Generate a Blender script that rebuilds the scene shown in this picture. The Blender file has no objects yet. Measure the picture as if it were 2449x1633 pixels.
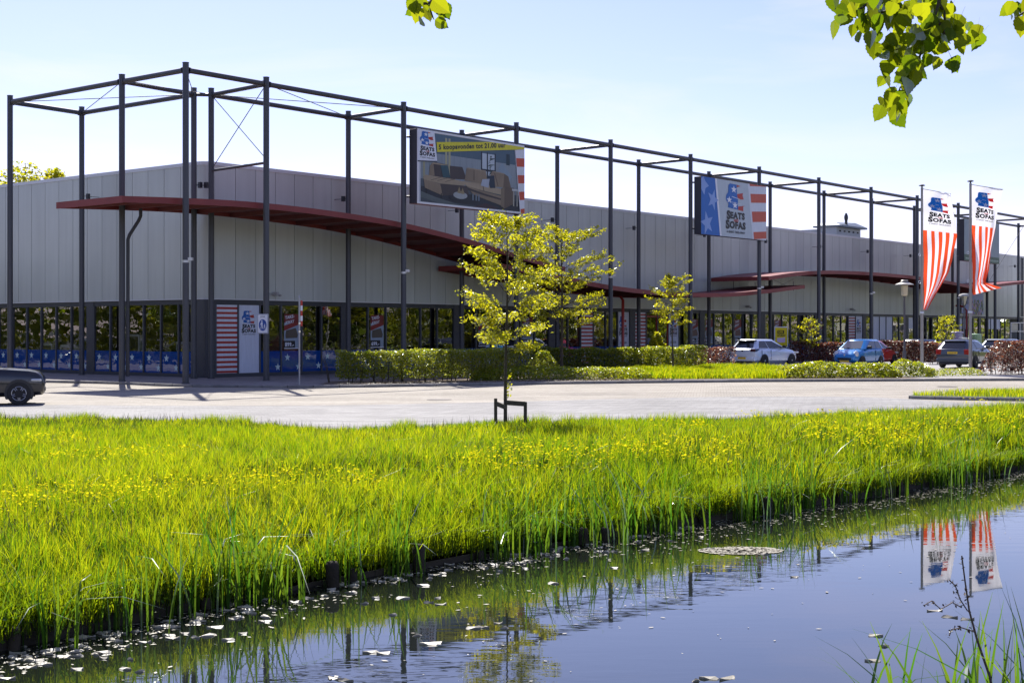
import bpy, bmesh, math, random
import numpy as np
from mathutils import Vector, Matrix
R = math.radians
random.seed(7)
RNG = np.random.default_rng(11)
scene = bpy.context.scene
C = scene.collection

# ------------------------------------------------------------------ camera, sky, sun, exposure
EYE = 2.1
cam_d = bpy.data.cameras.new('camera'); cam = bpy.data.objects.new('camera', cam_d); C.objects.link(cam)
cam.location = (0, 0, EYE); cam.rotation_euler = (R(90), 0, 0)
cam_d.lens = 50.0; cam_d.sensor_width = 36.0; cam_d.clip_start = 0.05; cam_d.clip_end = 6000
cam_d.shift_y = -0.010
scene.camera = cam
SUN_AZ, SUN_EL = -15.6, 46.0           # degrees, azimuth from +Y towards +X
w = bpy.data.worlds.new('World'); scene.world = w; w.use_nodes = True
nt = w.node_tree; nt.nodes.clear()
wo = nt.nodes.new('ShaderNodeOutputWorld'); bg = nt.nodes.new('ShaderNodeBackground')
sky = nt.nodes.new('ShaderNodeTexSky'); sky.sky_type = 'NISHITA'; sky.sun_disc = False
sky.sun_elevation = R(SUN_EL); sky.sun_rotation = R(SUN_AZ)
sky.altitude = 0; sky.air_density = 1.0; sky.dust_density = 0.4; sky.ozone_density = 2.5
# thin cirrus, a real layer of the sky: streaky noise over the whole dome
tc = nt.nodes.new('ShaderNodeTexCoord'); mp = nt.nodes.new('ShaderNodeMapping')
mp.inputs['Scale'].default_value = (1.6, 1.6, 9.0); mp.inputs['Rotation'].default_value = (0.08, 0.16, 0.4)
nz = nt.nodes.new('ShaderNodeTexNoise'); nz.inputs['Scale'].default_value = 2.2; nz.inputs['Detail'].default_value = 7; nz.inputs['Roughness'].default_value = 0.55
nz.inputs['Distortion'].default_value = 0.6
cr = nt.nodes.new('ShaderNodeValToRGB'); cr.color_ramp.elements[0].position = 0.46; cr.color_ramp.elements[1].position = 0.80
cr.color_ramp.elements[0].color = (0, 0, 0, 1); cr.color_ramp.elements[1].color = (0.42, 0.42, 0.42, 1)
mx = nt.nodes.new('ShaderNodeMix'); mx.data_type = 'RGBA'
L = nt.links.new
L(tc.outputs['Generated'], mp.inputs['Vector']); L(mp.outputs['Vector'], nz.inputs['Vector']); L(nz.outputs['Fac'], cr.inputs['Fac'])
L(cr.outputs['Color'], mx.inputs['Factor']); L(sky.outputs['Color'], mx.inputs['A']); mx.inputs['B'].default_value = (7.5, 8.0, 8.6, 1)
tint = nt.nodes.new('ShaderNodeMix'); tint.data_type = 'RGBA'; tint.blend_type = 'MULTIPLY'; tint.inputs['Factor'].default_value = 1.0; tint.inputs['B'].default_value = (1.02, 0.88, 1.12, 1)   # white balance of the whole sky
L(mx.outputs['Result'], tint.inputs['A']); L(tint.outputs['Result'], bg.inputs['Color']); bg.inputs['Strength'].default_value = 0.076
L(bg.outputs['Background'], wo.inputs['Surface'])
sd = bpy.data.lights.new('sun', 'SUN'); so = bpy.data.objects.new('sun', sd); C.objects.link(so)
sd.energy = 4.3; sd.angle = R(0.53); sd.color = (1.0, 0.955, 0.88)
az, el = R(SUN_AZ), R(SUN_EL)
SUN = Vector((math.sin(az)*math.cos(el), math.cos(az)*math.cos(el), math.sin(el)))
so.rotation_euler = SUN.to_track_quat('Z', 'Y').to_euler(); so.location = (0, 0, 60)
vs = scene.view_settings; vs.view_transform = 'Standard'; vs.look = 'None'; vs.gamma = 1.0; vs.use_curve_mapping = False
vs.exposure = 1.02
cy = scene.cycles; cy.use_denoising = True; cy.max_bounces = 9; cy.diffuse_bounces = 3; cy.glossy_bounces = 4; cy.transmission_bounces = 4
cy.transparent_max_bounces = 10; cy.caustics_reflective = False; cy.caustics_refractive = False
try: cy.denoiser = 'OPENIMAGEDENOISE'; cy.denoising_prefilter = 'ACCURATE'
except Exception: pass

# ------------------------------------------------------------------ materials
MATS = {}
def bsdf(m): return next(n for n in m.node_tree.nodes if n.type == 'BSDF_PRINCIPLED')
def mat(name, col, rough=0.6, metal=0.0, var=0.0, vscale=3.0, bump=0.0, bscale=30.0, spec=0.5, coat=0.0, stretch=None, emit=0.0):
    """principled material; var = noise variation of the colour, bump = fine relief"""
    if name in MATS: return MATS[name]
    m = bpy.data.materials.new(name); m.use_nodes = True; n = m.node_tree.nodes; l = m.node_tree.links.new
    b = bsdf(m); b.inputs['Base Color'].default_value = (*col, 1); b.inputs['Roughness'].default_value = rough; b.inputs['Metallic'].default_value = metal
    b.inputs['Specular IOR Level'].default_value = spec
    if coat: b.inputs['Coat Weight'].default_value = coat; b.inputs['Coat Roughness'].default_value = 0.06
    if emit: b.inputs['Emission Color'].default_value = (*col, 1); b.inputs['Emission Strength'].default_value = emit
    if var or bump:
        t = n.new('ShaderNodeTexCoord'); mp_ = n.new('ShaderNodeMapping'); l(t.outputs['Object'], mp_.inputs['Vector'])
        if stretch: mp_.inputs['Scale'].default_value = stretch
    if var:
        z = n.new('ShaderNodeTexNoise'); z.inputs['Scale'].default_value = vscale; z.inputs['Detail'].default_value = 5; l(mp_.outputs['Vector'], z.inputs['Vector'])
        oi = n.new('ShaderNodeObjectInfo')
        ad = n.new('ShaderNodeMath'); ad.operation = 'MULTIPLY_ADD'; l(oi.outputs['Random'], ad.inputs[0]); ad.inputs[1].default_value = 0.35; l(z.outputs['Fac'], ad.inputs[2])
        rmp = n.new('ShaderNodeMapRange'); rmp.inputs['From Min'].default_value = 0.35; rmp.inputs['From Max'].default_value = 1.0
        rmp.inputs['To Min'].default_value = 1 - var; rmp.inputs['To Max'].default_value = 1 + var; l(ad.outputs[0], rmp.inputs['Value'])
        h = n.new('ShaderNodeVectorMath'); h.operation = 'SCALE'; h.inputs[0].default_value = col; l(rmp.outputs['Result'], h.inputs['Scale']); l(h.outputs['Vector'], b.inputs['Base Color'])
    if bump:
        z2 = n.new('ShaderNodeTexNoise'); z2.inputs['Scale'].default_value = bscale; z2.inputs['Detail'].default_value = 4; l(mp_.outputs['Vector'], z2.inputs['Vector'])
        bp = n.new('ShaderNodeBump'); bp.inputs['Strength'].default_value = bump; bp.inputs['Distance'].default_value = 0.02; l(z2.outputs['Fac'], bp.inputs['Height']); l(bp.outputs['Normal'], b.inputs['Normal'])
    MATS[name] = m; return m

def leafmat(name, c0, c1, t0, t1, trans=0.5, gloss=0.12, rough=0.45):
    """thin leaf: diffuse + translucent, per-leaf colour from the 'shade' attribute"""
    if name in MATS: return MATS[name]
    m = bpy.data.materials.new(name); m.use_nodes = True; n = m.node_tree.nodes; l = m.node_tree.links.new; n.clear()
    o = n.new('ShaderNodeOutputMaterial'); a = n.new('ShaderNodeAttribute'); a.attribute_name = 'shade'
    d = n.new('ShaderNodeBsdfDiffuse'); t = n.new('ShaderNodeBsdfTranslucent'); g = n.new('ShaderNodeBsdfGlossy'); g.inputs['Roughness'].default_value = rough
    g.inputs['Color'].default_value = (0.9, 0.95, 0.9, 1)
    for sh, x, y in ((d, c0, c1), (t, t0, t1)):
        k = n.new('ShaderNodeMix'); k.data_type = 'RGBA'; k.inputs['A'].default_value = (*x, 1); k.inputs['B'].default_value = (*y, 1)
        l(a.outputs['Fac'], k.inputs['Factor']); l(k.outputs['Result'], sh.inputs['Color'])
    ms = n.new('ShaderNodeMixShader'); ms.inputs['Fac'].default_value = trans; l(d.outputs[0], ms.inputs[1]); l(t.outputs[0], ms.inputs[2])
    fr = n.new('ShaderNodeFresnel'); fr.inputs['IOR'].default_value = 1.4
    mu = n.new('ShaderNodeMath'); mu.operation = 'MULTIPLY'; mu.inputs[1].default_value = gloss*2.6; mu.use_clamp = True; l(fr.outputs[0], mu.inputs[0])
    m2 = n.new('ShaderNodeMixShader'); l(mu.outputs[0], m2.inputs['Fac']); l(ms.outputs[0], m2.inputs[1]); l(g.outputs[0], m2.inputs[2])
    l(m2.outputs[0], o.inputs['Surface']); MATS[name] = m; return m

def printmat(name='printed_ink', rough=0.45, dirt=0.12, trans=0.0):
    if name in MATS: return MATS[name]
    m = bpy.data.materials.new(name); m.use_nodes = True; n = m.node_tree.nodes; l = m.node_tree.links.new; b = bsdf(m)
    a = n.new('ShaderNodeAttribute'); a.attribute_name = 'Col'; t = n.new('ShaderNodeTexCoord'); mp_ = n.new('ShaderNodeMapping'); mp_.inputs['Scale'].default_value = (3, 3, .35)
    z = n.new('ShaderNodeTexNoise'); z.inputs['Scale'].default_value = 4; z.inputs['Detail'].default_value = 6
    l(t.outputs['Object'], mp_.inputs[0]); l(mp_.outputs[0], z.inputs['Vector'])
    r = n.new('ShaderNodeMapRange'); r.inputs['From Min'].default_value = 0.3; r.inputs['From Max'].default_value = 0.7; r.inputs['To Min'].default_value = 1 - dirt; r.inputs['To Max'].default_value = 1.0
    l(z.outputs['Fac'], r.inputs['Value']); h = n.new('ShaderNodeVectorMath'); h.operation = 'SCALE'; l(a.outputs['Color'], h.inputs[0]); l(r.outputs['Result'], h.inputs['Scale'])
    l(h.outputs['Vector'], b.inputs['Base Color']); b.inputs['Roughness'].default_value = rough
    if trans:
        o = next(q for q in n if q.type == 'OUTPUT_MATERIAL'); tr = n.new('ShaderNodeBsdfTranslucent'); l(h.outputs['Vector'], tr.inputs['Color'])
        ms = n.new('ShaderNodeMixShader'); ms.inputs['Fac'].default_value = trans; l(b.outputs[0], ms.inputs[1]); l(tr.outputs[0], ms.inputs[2]); l(ms.outputs[0], o.inputs['Surface'])
    MATS[name] = m; return m

def glassmat(name, tint=(0.75, 0.8, 0.8), f0=1.0, rough=0.0, wob=0.0):
    """window pane: see-through with Fresnel mirror, slightly wavy"""
    if name in MATS: return MATS[name]
    m = bpy.data.materials.new(name); m.use_nodes = True; n = m.node_tree.nodes; l = m.node_tree.links.new; n.clear()
    o = n.new('ShaderNodeOutputMaterial'); t = n.new('ShaderNodeBsdfTransparent'); t.inputs['Color'].default_value = (*tint, 1)
    g = n.new('ShaderNodeBsdfGlossy'); g.inputs['Roughness'].default_value = rough; g.inputs['Color'].default_value = (0.95, 0.97, 1, 1)
    fr = n.new('ShaderNodeFresnel'); fr.inputs['IOR'].default_value = 1.5; mu = n.new('ShaderNodeMath'); mu.operation = 'MULTIPLY'; mu.inputs[1].default_value = f0; mu.use_clamp = True
    l(fr.outputs[0], mu.inputs[0]); ms = n.new('ShaderNodeMixShader'); l(mu.outputs[0], ms.inputs[0]); l(t.outputs[0], ms.inputs[1]); l(g.outputs[0], ms.inputs[2]); l(ms.outputs[0], o.inputs['Surface'])
    if wob:
        tc_ = n.new('ShaderNodeTexCoord'); oi = n.new('ShaderNodeObjectInfo'); ad = n.new('ShaderNodeVectorMath'); l(tc_.outputs['Object'], ad.inputs[0]); l(oi.outputs['Location'], ad.inputs[1])
        z = n.new('ShaderNodeTexNoise'); z.inputs['Scale'].default_value = 1.3; z.inputs['Detail'].default_value = 2; l(ad.outputs[0], z.inputs['Vector'])
        bp = n.new('ShaderNodeBump'); bp.inputs['Strength'].default_value = 1.0; bp.inputs['Distance'].default_value = wob; l(z.outputs['Fac'], bp.inputs['Height'])
        l(bp.outputs['Normal'], g.inputs['Normal'])
    MATS[name] = m; return m

# ------------------------------------------------------------------ mesh helpers
class MB:
    """collects simple shapes into one mesh"""
    def __init__(s): s.v = []; s.f = []; s.c = None
    def quad(s, *p): i = len(s.v); s.v += [tuple(q) for q in p]; s.f.append(tuple(range(i, i+len(p)))); return s
    def box(s, x0, x1, y0, y1, z0, z1):
        i = len(s.v); s.v += [(x, y, z) for z in (z0, z1) for x, y in ((x0, y0), (x1, y0), (x1, y1), (x0, y1))]
        s.f += [tuple(i+k for k in q) for q in ((0, 3, 2, 1), (4, 5, 6, 7), (0, 1, 5, 4), (1, 2, 6, 5), (2, 3, 7, 6), (3, 0, 4, 7))]; return s
    def bevbox(s, x0, x1, y0, y1, z0, z1, b=0.02):
        i = len(s.v); P = []
        for z, k in ((z0, b), (z0+b, 0), (z1-b, 0), (z1, b)):
            xa, xb, ya, yb = x0+k, x1-k, y0+k, y1-k
            c = b if k == 0 else 0.3*b
            P += [(xa+c, ya, z), (xb-c, ya, z), (xb, ya+c, z), (xb, yb-c, z), (xb-c, yb, z), (xa+c, yb, z), (xa, yb-c, z), (xa, ya+c, z)]
        s.v += P
        s.f.append(tuple(i+7-k for k in range(8))); s.f.append(tuple(i+24+k for k in range(8)))
        for r in range(3):
            for k in range(8): s.f.append((i+r*8+k, i+r*8+(k+1) % 8, i+r*8+8+(k+1) % 8, i+r*8+8+k))
        return s
    def tube(s, pts, rad, n=8, cap=True):
        """tapered tube along points; rad number or list"""
        pts = [Vector(p) for p in pts]; m = len(pts); i = len(s.v)
        if not hasattr(rad, '__len__'): rad = [rad]*m
        up = Vector((0, 0, 1)); prev = None
        for k in range(m):
            d = (pts[min(k+1, m-1)] - pts[max(k-1, 0)]).normalized()
            if prev is None:
                a = d.cross(up) if abs(d.z) < 0.95 else d.cross(Vector((1, 0, 0)))
            else: a = prev - d*prev.dot(d)
            a.normalize(); b = d.cross(a); prev = a
            for j in range(n):
                t = 2*math.pi*j/n; q = pts[k] + (a*math.cos(t) + b*math.sin(t))*rad[k]; s.v.append(tuple(q))
        for k in range(m-1):
            for j in range(n): s.f.append((i+k*n+j, i+k*n+(j+1) % n, i+(k+1)*n+(j+1) % n, i+(k+1)*n+j))
        if cap: s.f.append(tuple(i+n-1-j for j in range(n))); s.f.append(tuple(i+(m-1)*n+j for j in range(n)))
        return s
    def lathe(s, prof, n=16, o=(0, 0, 0), axis='z', closed=False):
        i = len(s.v); m = len(prof)
        for r, h in prof:
            for j in range(n):
                t = 2*math.pi*j/n; x, y = r*math.cos(t), r*math.sin(t)
                p = (x, y, h) if axis == 'z' else ((x, h, y) if axis == 'y' else (h, x, y))
                s.v.append((p[0]+o[0], p[1]+o[1], p[2]+o[2]))
        for k in range(m-1):
            for j in range(n):
                q = (i+k*n+j, i+k*n+(j+1) % n, i+(k+1)*n+(j+1) % n, i+(k+1)*n+j); s.f.append(q if axis != 'y' else q[::-1])
        s.f.append(tuple(i+n-1-j for j in range(n))); s.f.append(tuple(i+(m-1)*n+j for j in range(n)))
        return s
    def mesh(s, name, m=None, smooth=0):
        me = bpy.data.meshes.new(name); me.from_pydata(s.v, [], s.f); me.update()
        if m: me.materials.append(m)
        if smooth:
            me.polygons.foreach_set('use_smooth', [True]*len(me.polygons)); me.set_sharp_from_angle(angle=R(smooth))
        return me

def obj(name, data, parent=None, loc=None, rot=None, scale=None):
    o = bpy.data.objects.new(name, data); C.objects.link(o)
    if parent: o.parent = parent
    if loc: o.location = loc
    if rot: o.rotation_euler = rot
    if scale: o.scale = scale
    return o
def tag(o, label=None, cat=None, group=None, kind=None):
    if label: o['label'] = label
    if cat: o['category'] = cat
    if group: o['group'] = group
    if kind: o['kind'] = kind
    return o
def thing(name, label, cat, loc=(0, 0, 0), rz=0, group=None):
    o = obj(name, None, None, loc, (0, 0, rz)); o.empty_display_size = 0.3; return tag(o, label, cat, group)
def structure(name, me): return tag(obj(name, me), kind='structure')
def copy_tree(o, parent=None):
    c = o.copy(); C.objects.link(c); c.parent = parent
    for ch in list(o.children): copy_tree(ch, c)
    return c

def tri_mesh(name, V, F, m, shade=None, col=None, fs=3):
    """fast numpy mesh; F is (n, fs)"""
    me = bpy.data.meshes.new(name); nv, nf = len(V), len(F)
    me.vertices.add(nv); me.vertices.foreach_set('co', np.ascontiguousarray(V, dtype=np.float32).ravel())
    me.loops.add(nf*fs); me.loops.foreach_set('vertex_index', np.ascontiguousarray(F, dtype=np.int32).ravel())
    me.polygons.add(nf); me.polygons.foreach_set('loop_start', np.arange(0, nf*fs, fs, dtype=np.int32))
    me.update(calc_edges=True)
    if shade is not None:
        a = me.attributes.new('shade', 'FLOAT', 'POINT'); a.data.foreach_set('value', np.ascontiguousarray(shade, dtype=np.float32))
    if col is not None:
        a = me.attributes.new('Col', 'FLOAT_COLOR', 'POINT'); a.data.foreach_set('color', np.ascontiguousarray(col, dtype=np.float32).ravel())
    if m: me.materials.append(m)
    return me

def leaf_mesh(name, P, size, m, rng, droop=0.3, up=0.25, asp=0.55, shade=None, sizevar=0.35):
    """leaf-shaped folded cards at points P"""
    P = np.asarray(P, dtype=np.float64); n = len(P)
    d = rng.normal(size=(n, 3)); d[:, 2] = d[:, 2]*0.6 - droop; d /= np.linalg.norm(d, axis=1)[:, None]
    nn = rng.normal(size=(n, 3)); nn[:, 2] += up*3; sdir = np.cross(d, nn); sdir /= np.linalg.norm(sdir, axis=1)[:, None] + 1e-9
    nrm = np.cross(sdir, d)
    s = size*(1 + sizevar*rng.normal(size=n)).clip(0.45, 1.8); s = s[:, None]
    V = np.empty((n, 4, 3)); V[:, 0] = P - d*s*0.5; V[:, 2] = P + d*s*0.5 - nrm*s*0.08
    V[:, 1] = P + sdir*s*asp*0.5 + nrm*s*0.10; V[:, 3] = P - sdir*s*asp*0.5 + nrm*s*0.10
    b = np.arange(n)[:, None]*4; F = np.concatenate([b+np.array([[0, 1, 2]]), b+np.array([[0, 2, 3]])], 0)
    if shade is None: shade = rng.random(n)
    return tri_mesh(name, V.reshape(-1, 3), F, m, np.repeat(shade, 4))

def smooth_noise(x, y, sc, seed=0):
    """cheap value noise for numpy arrays"""
    r = np.random.default_rng(seed).random((64, 64)); X = np.asarray(x)/sc; Y = np.asarray(y)/sc
    i = np.floor(X).astype(int); j = np.floor(Y).astype(int); fx = X-i; fy = Y-j; fx = fx*fx*(3-2*fx); fy = fy*fy*(3-2*fy)
    g = lambda a, b: r[a % 64, b % 64]
    return (g(i, j)*(1-fx)+g(i+1, j)*fx)*(1-fy)+(g(i, j+1)*(1-fx)+g(i+1, j+1)*fx)*fy

def inpoly(x, y, poly):
    x = np.asarray(x); y = np.asarray(y); r = np.zeros(x.shape, bool); n = len(poly)
    for k in range(n):
        x0, y0 = poly[k]; x1, y1 = poly[(k+1) % n]
        c = ((y0 > y) != (y1 > y)); r ^= c & (x < (x1-x0)*(y-y0)/((y1-y0) or 1e-9)+x0)
    return r

def resample(pl, step=None, n=None, smooth=2):
    p = [np.array(q, float) for q in pl]
    for _ in range(smooth):
        q = [p[0]]
        for a, b in zip(p[:-1], p[1:]): q += [a*.75+b*.25, a*.25+b*.75]
        p = q+[p[-1]]
    p = np.array(p); s = np.concatenate([[0], np.cumsum(np.linalg.norm(np.diff(p, axis=0), axis=1))])
    if n is None: n = max(2, int(s[-1]/step)+1)
    t = np.linspace(0, s[-1], n); return np.stack([np.interp(t, s, p[:, k]) for k in range(p.shape[1])], 1)

def flat_poly(name, pts, z, m):
    bm = bmesh.new(); vs_ = [bm.verts.new((x, y, z)) for x, y in pts]; f = bm.faces.new(vs_); f.normal_update()
    if f.normal.z < 0: f.normal_flip()
    bmesh.ops.triangulate(bm, faces=[f]); me = bpy.data.meshes.new(name); bm.to_mesh(me); bm.free(); me.materials.append(m); return me

# ------------------------------------------------------------------ prints: flat coloured shapes and lettering
_tc = {}
def text_shape(body, bold=0.0):
    """flat triangles of a line of lettering, normalised to height 1 of a capital, (verts, tris, width)"""
    k = (body, bold)
    if k in _tc: return _tc[k]
    cu = bpy.data.curves.new('t', 'FONT'); cu.body = body; cu.size = 1.0; cu.offset = bold; cu.resolution_u = 3; cu.fill_mode = 'FRONT'
    cu.space_character = 1.0 + bold*2.2
    o = bpy.data.objects.new('t', cu); C.objects.link(o); dg = bpy.context.evaluated_depsgraph_get()
    me = bpy.data.meshes.new_from_object(o.evaluated_get(dg)); bpy.data.objects.remove(o); bpy.data.curves.remove(cu)
    me.calc_loop_triangles(); V = np.array([v.co[:2] for v in me.vertices]); T = [tuple(t.vertices) for t in me.loop_triangles]
    bpy.data.meshes.remove(me)
    lo = V.min(0); hi = V.max(0); V = V-lo; _tc[k] = (V, T, hi-lo); return _tc[k]

def srgb(r, g, b): return tuple(((c/255+0.055)/1.055)**2.4 if c > 10 else c/3294 for c in (r, g, b))
WHITE = srgb(225, 228, 235); BLACK = (0.015, 0.016, 0.02); BLUE = srgb(18, 98, 180); RED = srgb(178, 52, 38); ORANGE = srgb(236, 84, 40)

class Print:
    def __init__(s): s.v = []; s.f = []; s.c = []
    def poly(s, pts, col, layer=0):
        i = len(s.v); s.v += [(x, y, layer) for x, y in pts]; s.c += [(*col, 1)]*len(pts)
        if len(pts) <= 4: s.f.append(tuple(range(i, i+len(pts))))
        else:
            from mathutils.geometry import tessellate_polygon
            s.f += [tuple(i+k for k in t) for t in tessellate_polygon([[Vector((x, y, 0)) for x, y in pts]])]
        return s
    def rect(s, x0, y0, x1, y1, col, layer=0): return s.poly([(x0, y0), (x1, y0), (x1, y1), (x0, y1)], col, layer)
    def star(s, cx, cy, r, col, layer=1, rot=0.0, ky=1.0):
        for a in range(5):
            t = math.pi/2+rot+a*2*math.pi/5; p = lambda ang, rr: (cx+math.cos(ang)*rr, cy+math.sin(ang)*rr*ky)
            s.poly([(cx, cy), p(t-math.pi/5, r*.42), p(t, r), p(t+math.pi/5, r*.42)], col, layer)
        return s
    def text(s, body, x0, y0, wd, ht, col, layer=2, bold=0.03, skew=0.0):
        V, T, sz = text_shape(body, bold); i = len(s.v); kx, ky = wd/sz[0], ht/sz[1]
        s.v += [(x0+x*kx, y0+y*ky+skew*x*kx, layer) for x, y in V]; s.c += [(*col, 1)]*len(V); s.f += [tuple(i+k for k in t) for t in T]; return s
    def logo(s, x, y, W_, H_, layer=2, word=True, stripes=True, red=RED, ink=BLACK):
        """armchair emblem of stars and stripes over the two-line name"""
        ey, eh = (y+H_*0.47, H_*0.53) if word else (y, H_)
        ex, ew = (x+W_*0.0, W_*0.98) if word else (x, W_)
        q = lambda pts: [(ex+a*ew, ey+b*eh) for a, b in pts]
        s.poly(q([(.14, .93), (.21, 1), (.54, .985), (.56, .64), (.61, .42), (.62, .03), (.11, .08), (.14, .22), (.03, .33), (0, .42), (.03, .54), (.12, .66)]), BLUE, layer)
        s.poly(q([(.55, .985), (.74, .955), (.555, .89)]), red, layer)
        s.poly(q([(.56, .63), (.87, .70), (.85, .60), (.91, .46), (.72, .44), (.60, .50)]), red, layer)
        s.poly(q([(.62, .16), (.97, .22), (.88, .17), (.89, .0), (.62, .03)]), red, layer)
        for cx, cy, r in ((.40, .79, .15), (.17, .37, .14), (.46, .19, .145)): s.star(ex+cx*ew, ey+cy*eh, r*ew, WHITE, layer+1, 0.0, (eh/ew)/1.0 if eh < ew else 1.0)
        s.poly(q([(.30, .50), (.72, .435), (.72, .45), (.30, .525)]), WHITE, layer+1)
        s.poly(q([(.24, .29), (.80, .255), (.80, .265), (.24, .305)]), WHITE, layer+1)
        if word:
            h = H_
            s.text('S', x+W_*.05, y+h*.265, W_*.17, h*.19, ink, layer, .06); s.text('EATS', x+W_*.225, y+h*.29, W_*.72, h*.145, ink, layer, .06)
            s.text('S', x, y+h*.075, W_*.19, h*.19, ink, layer, .06); s.text('OFAS', x+W_*.19, y+h*.09, W_*.80, h*.155, ink, layer, .06)
            s.text('AND', x+W_*.40, y+h*.235, W_*.22, h*.06, red, layer+1, .03)
            s.text('A GIANT TAKE-AWAY', x+W_*.04, y, W_*.92, h*.048, ink, layer, .03)
        return s
    def mesh(s, name, fn, m):
        me = bpy.data.meshes.new(name); me.from_pydata([fn(*p) for p in s.v], [], s.f); me.update()
        a = me.attributes.new('Col', 'FLOAT_COLOR', 'POINT'); a.data.foreach_set('color', np.array(s.c, dtype=np.float32).ravel())
        me.materials.append(m); return me

# facade frame: local x runs along the long facade (u), local y into the building (v)
ORG = Vector((-13.1, 57.1, 0)); ROT = R(51.0)
UU = Vector((math.cos(ROT), math.sin(ROT), 0)); VV = Vector((-math.sin(ROT), math.cos(ROT), 0))
def FR(u, v, z=0.0): return ORG + UU*u + VV*v + Vector((0, 0, z))
def PX(px, D, z=0.0): return Vector(((px-1224.5)/3401.4*D, D, z))     # place on the plan from a sight line measured in the photo
# ------------------------------------------------------------------ ground, canal, road, pavements
ZW = -0.75
BANK = [(-16, 2.0), (-9, 8.3), (-4.55, 12.6), (-3.17, 14.9), (-1.14, 17.2), (1.62, 20.06), (5.5, 23.9), (10.7, 29.6), (17, 37.0), (26, 48), (38, 60)]
EDGE = [(-60, 40), (-30, 36.5), (-14, 33.6), (-10.9, 32.6), (-8.5, 32.2), (-6.5, 31.6), (-4.9, 29.8), (-3.8, 28.4), (-2.4, 29.6), (-.9, 30.9), (.7, 31.4), (3.9, 31.5), (6.6, 33.2), (9.1, 34.8), (11.4, 36), (14.5, 38.5), (20, 42.5), (32, 52), (40, 61)]
KERB = [(-60, 80), (-30, 66.5), (-20.4, 61.3), (-16.1, 59.2), (-13.9, 56.6), (-8.4, 55.0), (-5.2, 56), (0, 58.6), (7.5, 61.0), (11.5, 62.0), (20.6, 63.1), (45, 66), (90, 70)]
bank = resample(BANK, n=160); _e = resample(EDGE, n=600); _xe = np.interp(bank[:, 0], [-16, -9, 38], [-60, -14, 34]); edge = np.stack([_xe, np.interp(_xe, _e[:, 0], _e[:, 1])], 1); kerb = resample(KERB, step=1.0)

def nodemat(name):
    m = bpy.data.materials.new(name); m.use_nodes = True; MATS[name] = m; n = m.node_tree.nodes; return m, n, m.node_tree.links.new, bsdf(m)
def paver_mat(name, c1, c2, mortar, bw, bh, rot, rough=0.85, off=0.5, bump=0.6):
    m, n, l, b = nodemat(name); t = n.new('ShaderNodeTexCoord'); mp_ = n.new('ShaderNodeMapping'); mp_.inputs['Rotation'].default_value = (0, 0, rot); l(t.outputs['Object'], mp_.inputs[0])
    br = n.new('ShaderNodeTexBrick'); br.inputs['Scale'].default_value = 1.0; br.inputs['Brick Width'].default_value = bw; br.inputs['Row Height'].default_value = bh
    br.inputs['Mortar Size'].default_value = 0.007; br.inputs['Mortar Smooth'].default_value = 0.3; br.offset = off
    br.inputs['Color1'].default_value = (*c1, 1); br.inputs['Color2'].default_value = (*c2, 1); br.inputs['Mortar'].default_value = (*mortar, 1); l(mp_.outputs[0], br.inputs['Vector'])
    z = n.new('ShaderNodeTexNoise'); z.inputs['Scale'].default_value = 0.35; z.inputs['Detail'].default_value = 8; z.inputs['Roughness'].default_value = .6; l(t.outputs['Object'], z.inputs['Vector'])
    mpz = n.new('ShaderNodeMapping'); mpz.inputs['Rotation'].default_value = (0, 0, rot); mpz.inputs['Scale'].default_value = (.05, 1.1, 1); l(t.outputs['Object'], mpz.inputs[0])
    zs = n.new('ShaderNodeTexNoise'); zs.inputs['Scale'].default_value = 1.0; zs.inputs['Detail'].default_value = 5; l(mpz.outputs[0], zs.inputs['Vector'])
    ad = n.new('ShaderNodeMath'); ad.operation = 'ADD'; l(z.outputs['Fac'], ad.inputs[0]); l(zs.outputs['Fac'], ad.inputs[1])
    r = n.new('ShaderNodeMapRange'); r.inputs['From Min'].default_value = .7; r.inputs['From Max'].default_value = 1.3; r.inputs['To Min'].default_value = .68; r.inputs['To Max'].default_value = 1.14; l(ad.outputs[0], r.inputs['Value'])
    h = n.new('ShaderNodeVectorMath'); h.operation = 'SCALE'; l(br.outputs['Color'], h.inputs[0]); l(r.outputs['Result'], h.inputs['Scale']); l(h.outputs['Vector'], b.inputs['Base Color'])
    b.inputs['Roughness'].default_value = rough; b.inputs['Specular IOR Level'].default_value = .3
    bp = n.new('ShaderNodeBump'); bp.inputs['Strength'].default_value = bump; bp.inputs['Distance'].default_value = .008; bp.invert = True; l(br.outputs['Fac'], bp.inputs['Height']); l(bp.outputs['Normal'], b.inputs['Normal'])
    return m
M_road = paver_mat('road_brick', (.40, .365, .31), (.32, .285, .235), (.17, .15, .125), .21, .105, R(8))
M_lane = paver_mat('grey_paver_lane', (.325, .315, .30), (.26, .25, .24), (.12, .115, .11), .42, .21, R(-32), bump=.8)
M_walk = paver_mat('sidewalk_paver', (.32, .285, .27), (.26, .235, .22), (.10, .09, .09), .30, .30, ROT, off=0.0)
M_lot = mat('lot_asphalt', (.31, .30, .285), .9, var=.12, vscale=.6, bump=.3, bscale=60)
M_soil = mat('bed_soil', (.16, .115, .08), .95, var=.4, vscale=6, bump=.8, bscale=18)
M_turf = mat('meadow_earth', (.055, .075, .018), .95, var=.4, vscale=3)
M_bed = mat('canal_bed', (.03, .028, .02), .9)
M_kerb = mat('kerb_concrete', (.20, .195, .185), .85, var=.25, vscale=5, bump=.3)

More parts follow.
